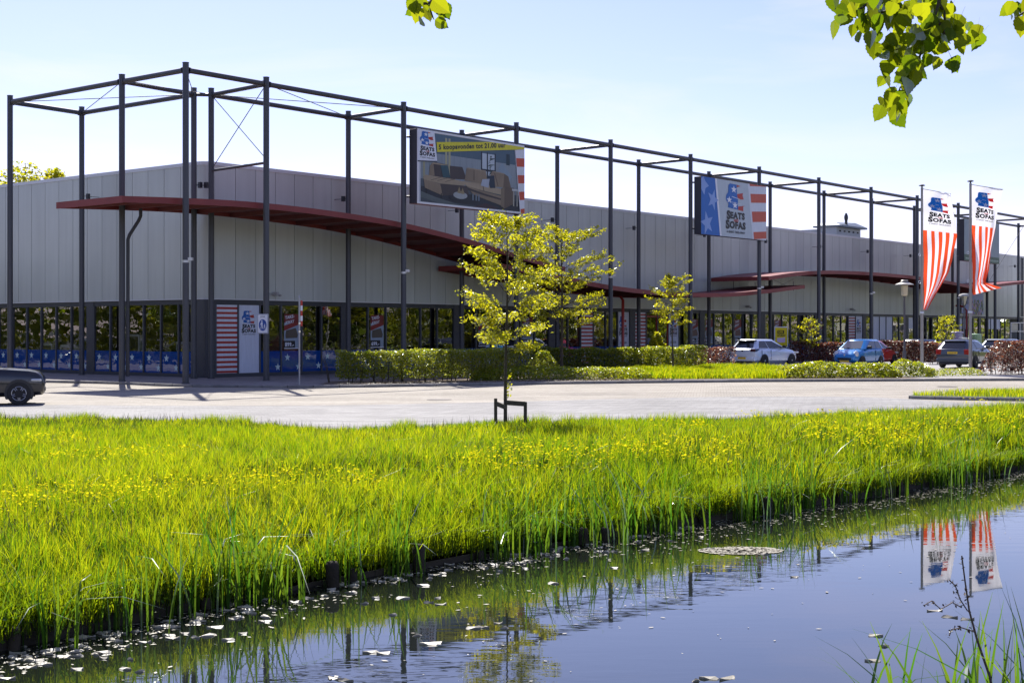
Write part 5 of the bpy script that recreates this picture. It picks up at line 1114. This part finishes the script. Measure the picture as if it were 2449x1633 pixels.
    for x_ in wheels:
        for s_ in (-1, 1):
            ar = MB(); n_ = 18; R_ = wr*(1.20 if lamps == 'suv' else 1.13); y0, y1 = s_*(hw-.18), s_*(hw+.008)
            arc = [(x_+R_*math.cos(t), wr+.01+R_*math.sin(t)) for t in np.linspace(-.45, math.pi+.45, n_)]
            ar.quad(*[(a, y1, b_) for a, b_ in (arc if s_ < 0 else arc[::-1])])
            for i in range(n_-1): ar.quad((arc[i][0], y0, arc[i][1]), (arc[i+1][0], y0, arc[i+1][1]), (arc[i+1][0], y1, arc[i+1][1]), (arc[i][0], y1, arc[i][1]))
            obj('wheel_arch', ar.mesh('wheel_arch', M_plastic), o)
            wh = obj('wheel', ty, o, (x_, s_*(hw-.075), wr), (0, 0, 0 if s_ > 0 else math.pi)); obj('rim', rim, wh)
    # rear: lamps, plate, bumper ; front: lamps, grille, plate
    xr = body[0][0]; xf = body[-1][0]
    for s_ in (-1, 1):
        tm = M_taildk if dark_tail else M_tail
        if dark_tail: obj('tail_lamp', MB().bevbox(xr-.012, xr+.42, s_*hw*.93-.34*(s_ > 0), s_*hw*.93+.34*(s_ < 0), .80, .96, .03).mesh('tail_lamp', tm), o)
        else: obj('tail_lamp', MB().bevbox(xr-.012, xr+.30, s_*hw*.95-.28*(s_ > 0), s_*hw*.95+.28*(s_ < 0), .70, .98, .03).mesh('tail_lamp', tm), o)
        obj('mirror', MB().bevbox(xf0-.62, xf0-.50, s_*(hw+.06)-.11, s_*(hw+.06)+.11, zb+.02, zb+.17, .03).mesh('mirror', M_plastic), o)
        for k in (.36, .62): obj('door_handle', MB().bevbox(xr0+(xf0-xr0)*k-.09, xr0+(xf0-xr0)*k+.09, s_*(hw+.002)-.015, s_*(hw+.002)+.015, zb-.14, zb-.11, .008).mesh('door_handle', paintm), o)
        for xs in (xr0+(xf0-xr0)*.44, xr0+(xf0-xr0)*.16): obj('door_seam', MB().box(xs-.005, xs+.005, s_*(hw*.99)-.012, s_*(hw*.99)+.012, .35, zb-.06).mesh('door_seam', M_plastic), o)
        if front:
            hl = MB(); hx = xf-.20
            if lamps == 'city': hl.lathe([(.02, .10), (.10, .08), (.145, .0), (.15, -.12)], 14, axis='x'); q = obj('headlight', hl.mesh('headlight', M_lens, 60), o, (hx-.02, s_*(hw-.24), .70), (0, R(-22), s_*R(22)), (1, .95, 1.25))
            else: obj('headlight', MB().bevbox(hx-.18, hx+.14, s_*(hw-.19)-.17, s_*(hw-.19)+.17, .70, .78, .03).mesh('headlight', M_lens), o)
    obj('rear_bumper', MB().bevbox(xr-.05, xr+.22, -hw*.93, hw*.93, .30, .50, .04).mesh('rear_bumper', paintm), o)
    obj('rear_valance', MB().bevbox(xr-.045, xr+.2, -hw*.80, hw*.80, .20, .30, .03).mesh('rear_valance', M_plastic), o)
    pz = .40 if lamps == 'hatch' else .74
    pl = obj('number_plate', MB().bevbox(xr-.066, xr-.052, -.26, .26, pz, pz+.115, .004).mesh('number_plate', M_plate), o)
    if pz > .5: pl.location.x = .05
    if plate: q = Print(); q.text(plate, -.20, pz+.025, .40, .065, BLACK, 0, .01); obj('lettering', q.mesh('lettering', lambda x_, y_, l_: (xr-.068, -x_, y_), INK), pl)
    if front:
        obj('grille', MB().bevbox(xf-.10, xf+.012, -hw*.50, hw*.50, .36, .52, .03).mesh('grille', M_plastic), o)
        fp = None if lamps == 'suv' else obj('front_plate', MB().bevbox(xf+.0, xf+.02, -.26, .26, .26, .37, .004).mesh('front_plate', M_plate), o)
        if lamps == 'city':
            for s_ in (-1, 1): obj('wiper', MB().tube([(xf0+.03, s_*.1+.25, zb+.02), (xf0-.05, s_*.1-.28, zb+.06)], .012, 5).mesh('wiper', M_plastic), o)
            q = Print(); q.poly([(-.05, .02), (.0, .06), (.06, .03), (.02, .01), (.06, -.02), (0, -.06), (-.06, -.03), (-.02, -.01)], (.6, .62, .65), 0); obj('badge', q.mesh('badge', lambda x_, y_, l_: (xf-.012, x_, .66+y_), INK), o)
    if lamps == 'hatch': obj('badge', MB().lathe([(.055, 0), (.05, .012)], 16, (0, 0, 0), 'x').mesh('badge', M_plastic), o, (xr-.012, 0, .86), (0, 0, math.pi))
    return o
HATCH = ([(-2.13, .45, .72, 0, .78), (-2.10, .34, .95, .0, .90), (-1.9, .24, 1.00, .0, .96), (-1.2, .19, 1.00, .01, 1.0), (.5, .19, .97, .02, 1.0), (1.0, .20, .94, .03, .99), (1.6, .22, .86, .03, .95), (1.98, .26, .74, .02, .84), (2.12, .34, .60, 0, .66)],
         (-2.06, 1.02, -1.66, .10, .96, .83, .62, .12))
CITY = ([(-1.72, .45, .75, 0, .80), (-1.68, .30, .95, 0, .92), (-1.3, .20, 1.00, .0, 1.0), (.5, .20, .96, .03, 1.0), (1.0, .22, .92, .05, .98), (1.45, .25, .80, .05, .90), (1.70, .30, .66, .02, .72), (1.76, .36, .55, 0, .60)],
        (-1.66, 1.02, -1.36, .26, .95, .76, .58, .10))
ESTATE = ([(-2.36, .46, .75, 0, .82), (-2.33, .34, .98, .0, .92), (-2.1, .25, 1.02, .0, .97), (-1.2, .20, 1.02, .01, 1.0), (.7, .20, .99, .02, 1.0), (1.2, .21, .95, .03, .99), (1.8, .23, .86, .03, .95), (2.2, .28, .74, .02, .84), (2.34, .34, .60, 0, .66)],
          (-2.30, 1.05, -1.92, .15, .98, .83, .63, .12))
SUVB = ([(-2.2, .50, .80, 0, .82), (-2.15, .36, 1.08, .0, .92), (-1.8, .26, 1.12, .0, .98), (.7, .24, 1.09, .02, 1.0), (1.2, .25, 1.06, .03, 1.0), (1.75, .27, 1.02, .03, .98), (2.05, .29, .96, .02, .94), (2.16, .30, .86, .01, .88), (2.2, .34, .76, 0, .82)],
        (-2.0, .95, -1.6, .15, 1.08, .84, .66, .12))
hd = lambda dx, dy: math.atan2(dy, dx)
PW_ = paint('white_paint', srgb(214, 224, 240)); PB_ = paint('bright_blue_paint', srgb(10, 120, 190)); PG_ = paint('slate_grey_paint', srgb(58, 66, 82)); PR_ = paint('red_paint', srgb(190, 30, 34)); PK_ = paint('black_blue_paint', (.006, .007, .013)); PS_ = paint('silver_paint', srgb(150, 156, 166))
car('white hatchback with black roof spoiler parked rear towards the road', PX(1829, 86.0, .004), hd(math.sin(R(44)), math.cos(R(44))), 4.26, 1.79, 1.48, PW_, *HATCH, (-1.32, 1.31), .315, 'five', 'hatch', 'G-471-PJ', True, 1.10)
car('bright blue small hatchback facing the road', PX(2052, 84.0, .004), hd(-math.sin(R(37)), -math.cos(R(37))), 3.5, 1.60, 1.47, PB_, *CITY, (-1.18, 1.18), .28, 'five', 'city', '', False, 1.11)
car('dark grey estate car with roof rails parked behind the right flagpole', PX(2312, 82.5, .004), hd(math.sin(R(35)), math.cos(R(35))), 4.68, 1.81, 1.46, PG_, *ESTATE, (-1.36, 1.33), .32, 'five', 'estate', 'G-922-NP', False, 1.10)
car('black suv driving in at the left edge, only its nose in view', (-16.37, 42.8, -.10), R(16), 4.4, 1.85, 1.62, PK_, *SUVB, (-1.22, 1.50), .345, 'loops', 'suv', '', False, 1.0, 'driving_car')
car('red hatchback almost hidden behind the blue car', PX(2088, 89.6, .004), hd(math.sin(R(38)), math.cos(R(38))), 4.1, 1.72, 1.52, PR_, *HATCH, (-1.3, 1.3), .30, 'five', 'hatch', '', False, 1.0)
car('dark car roof showing over the copper hedge left of the estate', PX(2212, 98.5, .004), hd(math.sin(R(50)), math.cos(R(50))), 4.3, 1.78, 1.46, PK_, *HATCH, (-1.3, 1.3), .31, 'five', 'suv', '', False, 1.06)
car('silver car roof showing over the right copper hedge', PX(2415, 97.0, .004), hd(math.sin(R(48)), math.cos(R(48))), 4.5, 1.8, 1.46, PS_, *ESTATE, (-1.36, 1.33), .32, 'five', 'estate', '', False, 1.08)
for i, (u, v, pm, lb) in enumerate(((62, -12, PS_, 'silver hatchback further back in the car park row'), (75, -16, PW_, 'white hatchback at the back of the car park'))):
    pass

# ------------------------------------------------------------------ flagpoles and banner flags
M_pole = mat('flagpole_aluminium', (.34, .325, .295), .45, metal=.3, var=.1, vscale=3)
CLOTH = printmat('flag_cloth', .7, .04, .45)
def flagpole(label, base, Ht):
    o = thing('flagpole', label, 'flagpole', base)
    obj('pole', MB().lathe([(.085, 0), (.075, 3.0), (.07, 3.05), (.062, Ht)], 14).mesh('pole', M_pole, 40), o)
    obj('cap', MB().lathe([(.03, Ht), (.04, Ht+.05), (.15, Ht+.08), (.16, Ht+.11), (.07, Ht+.15)], 14).mesh('cap', M_dark, 40), o)
    obj('hinge_ring', MB().lathe([(.10, 3.0), (.105, 3.02), (.105, 3.08), (.10, 3.1)], 14).mesh('hinge_ring', M_white), o)
    for z in (4.6, 6.0):
        t = [(math.cos(a)*.055-.12, 0, z+math.sin(a)*.07) for a in np.linspace(0, 2*math.pi, 10)]; obj('rope_loop', MB().tube(t, .012, 5).mesh('rope_loop', M_white), o)
    return o
def flag(label, base, ztop, W_, Ht, xr_key, fold_fn, logo_s, droop, stripes_from=.335, nstr=9, tail=None):
    """hanging banner: s across 0..1, t down 0..1; local x to the right, y away"""
    o = thing('banner_flag', label, 'flag', (base.x, base.y, 0)); kt = [k[0] for k in xr_key]; kx = [k[1] for k in xr_key]
    def S(s, t):
        xr = float(np.interp(t, kt, kx)); comp = max(0.0, 1-xr/W_); e = 1+comp*1.4
        x_ = xr*(1-(1-s)**e) if comp > 0 else xr*s
        if tail: x_, dz = tail(s, t, x_, xr)
        else: dz = 0.0
        y = fold_fn(s, t, comp); z = ztop-Ht*t-droop*s*(1-t*.8)+dz
        return (.075+x_, y, z)
    NS, NT = 60, 150; V = []; col = []; F = []
    logo = Print(); 
    for j in range(NT):
        for i in range(NS):
            t0, t1 = j/NT, (j+1)/NT; s0, s1 = i/NS, (i+1)/NS
            if t0 < stripes_from: c = srgb(238, 238, 244)
            else: c = ORANGE if int(s0*nstr) % 2 == 0 else srgb(238, 238, 244)
            k = len(V); V += [S(s0, t0), S(s1, t0), S(s1, t1), S(s0, t1)]; col += [(*c, 1)]*4; F.append((k, k+1, k+2, k+3))
    me = tri_mesh('cloth', np.array(V), np.array(F), CLOTH, None, np.array(col), 4); bm_ = bmesh.new(); bm_.from_mesh(me); bm_.to_mesh(me); bm_.free()
    obj('cloth', me, o)
    sx0, sx1, ty0, ty1 = logo_s; logo.logo(0, 0, 1, 1, 1, True, True, srgb(214, 40, 40), BLACK)
    def mp(x_, y_, l_):
        s = sx0+(sx1-sx0)*x_; t = ty1+(ty0-ty1)*y_; p = S(min(.99, max(0, s)), t); return (p[0], p[1]-.012-.022*l_, p[2])
    obj('emblem', logo.mesh('emblem', mp, CLOTH), o)
    a, b_ = Vector(S(0, 0)), Vector(S(1, 0)); obj('crossarm', MB().tube([a+Vector((-.08, 0, .02)), b_+Vector((.02, 0, .02))], .018, 6).mesh('crossarm', M_pole), o)
    return o
fA = PX(2205, 72.5); fB = PX(2321, 70.7)
flagpole('left flagpole of the two, beside the lamp post', fA, 9.42); flagpole('right flagpole of the two, standing nearest the road', fB, 9.45)
mA = 72.5/3401.4; mB = 70.7/3401.4
flag('left striped banner flag with a bulging lower edge tapering to the pole', fA, 9.33, 80*mA, 6.1, [(0, 65*mA), (.12, 72*mA), (.28, 78*mA), (.36, 80*mA), (.42, 77*mA), (.55, 69*mA), (.68, 57*mA), (.80, 38*mA), (.92, 17*mA), (1, 4*mA)],
     lambda s, t, c: .06*math.sin(s*7+t*6)*(.3+t)+.35*c*math.sin(s*s*14+t*5)*s+.04*math.sin(t*19+s*5), (.13, .86, .055, .285), .26)
def tailB(s, t, x_, xr):
    if t < .82: return x_, 0.0
    k = (t-.82)/.18; return x_+k*k*(.62*s+.18)*1.0*s+.02, (.62*k*s*(1-.35*k)+.28*k)
flag('right striped banner flag whose tail flies out to the side', fB, 9.36, 76*mB, 5.75, [(0, 73*mB), (.12, 66*mB), (.25, 60*mB), (.36, 56*mB), (.48, 50*mB), (.60, 45*mB), (.72, 39*mB), (.80, 31*mB), (.88, 26*mB), (1, 28*mB)],
     lambda s, t, c: .07*math.sin(s*6+t*5)*(.3+t)+.30*c*math.sin(s*s*12+t*4+1)*s+.05*math.sin(t*15+s*6), (.10, .80, .05, .30), .25, .345, 9, tailB)

# ------------------------------------------------------------------ street lamps, signs
M_lampglass = mat('lamp_diffuser', (.55, .50, .34), .4); M_lampm = mat('lamp_metal', (.10, .10, .105), .5, metal=.3); M_lamphat = mat('lamp_hat', (.42, .41, .38), .5, metal=.3)
def lamp(label, base, Ht, kind):
    o = thing('street_lamp', label, 'street lamp', base)
    obj('pole', MB().lathe([(.10, 0), (.10, 1.0), (.065, 1.05), (.055, Ht-.95), (.085, Ht-.92), (.085, Ht-.88)], 12).mesh('pole', M_lampm, 40), o)
    if kind == 0:
        obj('diffuser', MB().lathe([(.12, Ht-.86), (.17, Ht-.82), (.19, Ht-.30), (.15, Ht-.26)], 16).mesh('diffuser', M_lampglass, 40), o)
        obj('hat', MB().lathe([(.50, Ht-.26), (.49, Ht-.23), (.25, Ht-.14), (.12, Ht-.08), (.20, Ht-.03), (.16, Ht)], 20).mesh('hat', M_lamphat, 30), o)
    else:
        obj('diffuser', MB().lathe([(.06, Ht-.88), (.12, Ht-.6), (.22, Ht-.25), (.22, Ht-.2)], 16).mesh('diffuser', M_lampglass, 40), o)
        obj('hat', MB().lathe([(.42, Ht-.2), (.42, Ht-.16), (.36, Ht-.06), (.12, Ht)], 20).mesh('hat', M_lamphat, 30), o)
        for k in range(6): a = k*math.pi/3; obj('cage_bar', MB().tube([(math.cos(a)*.08, math.sin(a)*.08, Ht-.92), (math.cos(a)*.28, math.sin(a)*.28, Ht-.5), (math.cos(a)*.36, math.sin(a)*.36, Ht-.2)], .018, 5).mesh('cage_bar', M_lampm), o)
    return o
lamp('street lamp with a wide flat hat and cream cylinder left of the flags', PX(2163, 78.0, 0), 4.9, 0)
lamp('far street lamp with a tapered cage lantern behind the right flagpole', PX(2306, 108, 0), 4.95, 1)
# pedestrian zone sign strapped to the second outer post
P1 = FR(H0, 0); zs = thing('zone_sign', 'white pedestrian zone sign with blue oval on a frame post', 'sign', (P1.x-.10, P1.y-.19, 2.05))
obj('plate', MB().bevbox(-.25, .22, -.012, .012, 1.02, 1.85, .006).mesh('plate', M_white), zs)
q = Print(); q.rect(-.235, 1.035, .205, 1.835, BLACK, 0); q.rect(-.22, 1.05, .19, 1.82, srgb(228, 230, 236), 1)
q.poly([(-.015+.165*math.cos(t), 1.38+.245*math.sin(t)) for t in np.linspace(0, 2*math.pi, 28, endpoint=False)], srgb(24, 70, 150), 2); q.text('ZONE', -.11, 1.70, .19, .065, BLACK, 2, .01)
for x_, k, y0 in ((-.05, 1.0, 1.22), (.07, .58, 1.22)):
    q.poly([(x_+.028*k*math.cos(t), y0+.325*k+.035*k*math.sin(t)) for t in np.linspace(0, 2*math.pi, 10, endpoint=False)], WHITE, 3)
    q.poly([(x_-.035*k, y0+.28*k), (x_+.035*k, y0+.28*k), (x_+.03*k, y0+.14*k), (x_-.03*k, y0+.14*k)], WHITE, 3)
    q.poly([(x_-.03*k, y0+.15*k), (x_, y0+.15*k), (x_-.03*k, y0), (x_-.06*k, y0)], WHITE, 3); q.poly([(x_, y0+.15*k), (x_+.03*k, y0+.15*k), (x_+.065*k, y0), (x_+.035*k, y0)], WHITE, 3)
    q.poly([(x_-.035*k, y0+.27*k), (x_-.075*k, y0+.16*k), (x_-.06*k, y0+.15*k), (x_-.025*k, y0+.23*k)], WHITE, 3)
obj('symbol', q.mesh('symbol', lambda x_, y_, l_: (x_, -.014-.003*l_, y_), INK), zs)
zs.location.z = .98
# slim pole with red and white marker sleeve
sp_ = thing('marker_pole', 'slim grey sign pole with a red and white edge-on plate near the corner', 'sign pole', PX(716, 55.6, 0))
obj('pole', MB().lathe([(.035, 0), (.035, 3.42), (.045, 3.43), (.03, 3.5)], 10).mesh('pole', mat('galvanised_pole', (.33, .34, .36), .45, metal=.5), 40), sp_)
q = Print()
for k in range(5): q.rect(.05, 2.30+k*.2, .13, 2.30+(k+1)*.2, RED if k % 2 == 0 else WHITE, 0)
obj('marker_plate', q.mesh('marker_plate', lambda x_, y_, l_: (x_, -.03, y_), INK), sp_)
obj('clip', MB().lathe([(.05, 2.05), (.05, 2.12)], 10).lathe([(.05, 2.38), (.05, 2.44)], 10).mesh('clip', M_chrome), sp_)
# yellow advertising board
yb = thing('advertising_board', 'yellow advertising board in a pale frame behind the white car', 'board', PX(1868, 94.5, .0), R(20))
obj('frame', MB().box(-.5, .52, 0, .05, 1.02, 1.08).box(-.5, .52, 0, .05, 2.34, 2.4).box(-.5, -.45, 0, .05, 1.08, 2.34).box(.47, .52, 0, .05, 1.08, 2.34).box(-.4, -.34, 0, .05, 0, 1.02).box(.36, .42, 0, .05, 0, 1.02).mesh('frame', M_white), yb)
q = Print(); q.rect(-.45, 1.08, .47, 2.34, srgb(226, 208, 20), 0); q.rect(-.28, 1.92, .22, 2.16, BLACK, 1); q.text('SUPER', -.22, 1.97, .38, .15, srgb(226, 208, 20), 2, .03); q.text('SATURDAY', -.30, 1.74, .64, .15, BLACK, 1, .04)
q.poly([(-.3, 1.62), (.3, 1.70), (.3, 1.36), (-.1, 1.34), (-.3, 1.42)], srgb(214, 190, 226), 1)
for k in range(7): q.rect(-.29+k*.085, 1.60, -.25+k*.085, 1.68, WHITE, 2)
obj('print', q.mesh('print', lambda x_, y_, l_: (x_, -.004-.004*l_, y_), INK), yb)
# red entrance arches
M_arch = mat('red_arch_steel', (.36, .035, .025), .4)
for u, lb in ((35.8, 'red steel portal post left of the entrance sign panels'), (91.0, 'red curved portal by the garden entrance')):
    o = obj('portal_post', MB().tube([(0, 0, 0), (0, 0, 4.0), (0, .3, 4.35), (0, 1.0, 4.45)], .09, 10).mesh('portal_post', M_arch, 50), None, FR(u, 3.4), (0, 0, ROT)); tag(o, lb, 'portal')
# banner with a garden picture on the far facade
gb = thing('garden_banner', 'lilac garden-picture banner on the far facade behind the right flagpole', 'banner', FR(93.5, 4.80, 3.75), ROT)
obj('canvas', MB().box(0, 5.4, 0, .06, 0, 2.0).mesh('canvas', M_white), gb); q = Print(); q.rect(0, 0, 5.4, 2.0, srgb(150, 165, 215), 0); rr = random.Random(3)
for _ in range(110): x_, y_ = rr.uniform(1.6, 5.3), rr.random()**1.6*1.3; s_ = rr.uniform(.06, .22); q.poly([(x_+s_*math.cos(a), y_+s_*math.sin(a)) for a in (0, 1, 2, 3, 4, 5)], rr.choice([srgb(70, 96, 60), srgb(150, 120, 170), srgb(120, 130, 80), srgb(60, 80, 90), srgb(200, 160, 190), srgb(150, 150, 60)]), 1+rr.random())
q.text('een tuin', .25, 1.35, 1.2, .3, srgb(70, 70, 120), 3, .02); q.text('vol bloei', .25, .9, 1.2, .3, srgb(70, 70, 120), 3, .02)
obj('print', q.mesh('print', lambda x_, y_, l_: (x_, -.004-.004*l_, y_), INK), gb)

# ------------------------------------------------------------------ garden centre: display racks and stacked bags
M_rail = mat('white_rail', (.62, .63, .62), .45); M_pan = mat('rack_panel', (.46, .45, .36), .7, var=.15); M_tbl = mat('rack_table', (.14, .13, .12), .8)
for i, (u, lb) in enumerate(((84.5, 'white-railed display rack left of the far lamp'), (91.5, 'white-railed display rack behind the right flagpole'), (98.5, 'white-railed display rack at the right edge'))):
    o = thing('display_rack', lb, 'display rack', FR(u, -3.0), ROT)
    for k in range(4): obj('upright', MB().box(k*2.2-.03, k*2.2+.03, -.03, .03, 0, 2.85).mesh('upright', M_rail), o)
    for z in (2.05, 2.78): obj('rail', MB().box(-.1, 6.7, -.05, -.032, z, z+.07).mesh('rail', M_rail), o)
    for k in range(3):
        if (k+i) % 3 != 1: obj('panel', MB().box(k*2.2+.25, k*2.2+1.7, .02, .05, 2.16, 2.74).mesh('panel', M_pan), o)
    obj('table', MB().box(-.05, 6.65, .1, 1.4, .75, .82).mesh('table', M_tbl), o)
rr = random.Random(12); bagm = [mat('bag_%s' % c, srgb(*v), .5, var=.15, vscale=4) for c, v in (('lilac', (170, 160, 190)), ('green', (150, 180, 140)), ('white', (200, 200, 200)), ('blue', (120, 130, 170)))]
def bagmesh(m):
    mb = MB(); n = 10
    prof = [(.0, .0), (.44, .01), (.50, .06), (.50, .09), (.44, .14), (.0, .155)]
    for k in range(5):
        for j in range(n):
            a0, a1 = 2*math.pi*j/n, 2*math.pi*(j+1)/n; e = lambda a, r_: (math.copysign(abs(math.cos(a))**.55, math.cos(a))*r_, math.copysign(abs(math.sin(a))**.55, math.sin(a))*r_*.6)
            p0, p1 = prof[k], prof[k+1]; mb.quad((*e(a0, p0[0]), p0[1]), (*e(a1, p0[0]), p0[1]), (*e(a1, p1[0]), p1[1]), (*e(a0, p1[0]), p1[1]))
    return mb.mesh('bag', m, 60)
BAGS = [bagmesh(m) for m in bagm]
for (px, D, n_, ci, lb) in ((2288, 104, 13, 0, 'lilac potting soil bag stacked left of the far lamp'), (2300, 106, 10, 2, 'white potting soil bag stacked beside the lilac stack'), (2332, 104, 12, 1, 'green potting soil bag stacked behind the right flagpole'), (2222, 108, 9, 3, 'bluish soil bag stacked near the left flagpole'), (2205, 110, 8, 3, 'bluish soil bag in the low stack behind the left flagpole')):
    for k in range(n_):
        j = n_-1-k; od = ('topmost', 'second', 'third', 'fourth', 'fifth', 'sixth', 'seventh', 'eighth', 'ninth', 'tenth', 'eleventh', 'twelfth', 'thirteenth')[j]
        tag(obj('soil_bag', BAGS[ci], None, PX(px, D, .15+k*.148), (0, 0, ROT+rr.uniform(-.15, .15)), (1.25, 1.2, 1)), lb+', '+(od+' of its stack' if j == 0 else od+' from the top'), 'bag', lb.replace(' bag ', ' bags '))

# ------------------------------------------------------------------ shop interior seen through the glass
M_sofaW = mat('pale_upholstery', (.66, .66, .64), .85); M_sofaB = mat('brown_upholstery', (.16, .10, .07), .8); M_cab = mat('cabinet_white', (.72, .73, .74), .6)
def sofa(label, u, v, rz, m, W_=2.2):
    o = thing('sofa', label, 'sofa', FR(u, v, .05), ROT+rz)
    obj('seat', MB().bevbox(-W_/2, W_/2, -.45, .45, .12, .46, .05).mesh('seat', m), o); obj('backrest', MB().bevbox(-W_/2, W_/2, .30, .52, .40, .92, .06).mesh('backrest', m), o)
    for s_ in (-1, 1): obj('armrest', MB().bevbox(s_*W_/2-.12, s_*W_/2+.12, -.46, .50, .1, .66, .05).mesh('armrest', m), o); obj('leg', MB().box(s_*W_/2*.85-.03, s_*W_/2*.85+.03, -.4, -.34, 0, .13).mesh('leg', M_dark), o)
    return o
sofa('pale sofa behind the corner windows nearest the door panel', 7.4, 11.2, R(-90), M_sofaW); sofa('pale curved-back sofa behind the left windows', 7.2, 14.5, R(-90), M_sofaW, 1.9); sofa('brown sofa behind the windows right of the logo panel', 12.0, 7.4, 0, M_sofaB, 2.4)
for (u, v, w_, h_, lb) in ((7.0, 16.9, 1.0, 1.7, 'tall white display cabinet inside the left windows'), (7.0, 18.4, 1.3, 1.35, 'wide white cabinet back inside the left windows'), (6.9, 20.2, 1.1, 1.4, 'white cabinet back at the far left windows'), (7.1, 9.1, .9, 1.55, 'white cabinet near the corner column'), (7.0, 12.8, 1.0, 1.9, 'pale tall panel behind the left windows')):
    o = thing('display_cabinet', lb, 'cabinet', FR(u, v, .05), ROT)
    obj('carcass', MB().bevbox(-.2, .2, -w_/2, w_/2, 0, h_, .015).mesh('carcass', M_cab), o); obj('inset', MB().box(-.215, -.203, -w_/2+.1, w_/2-.1, .12, h_-.12).mesh('inset', M_int), o)
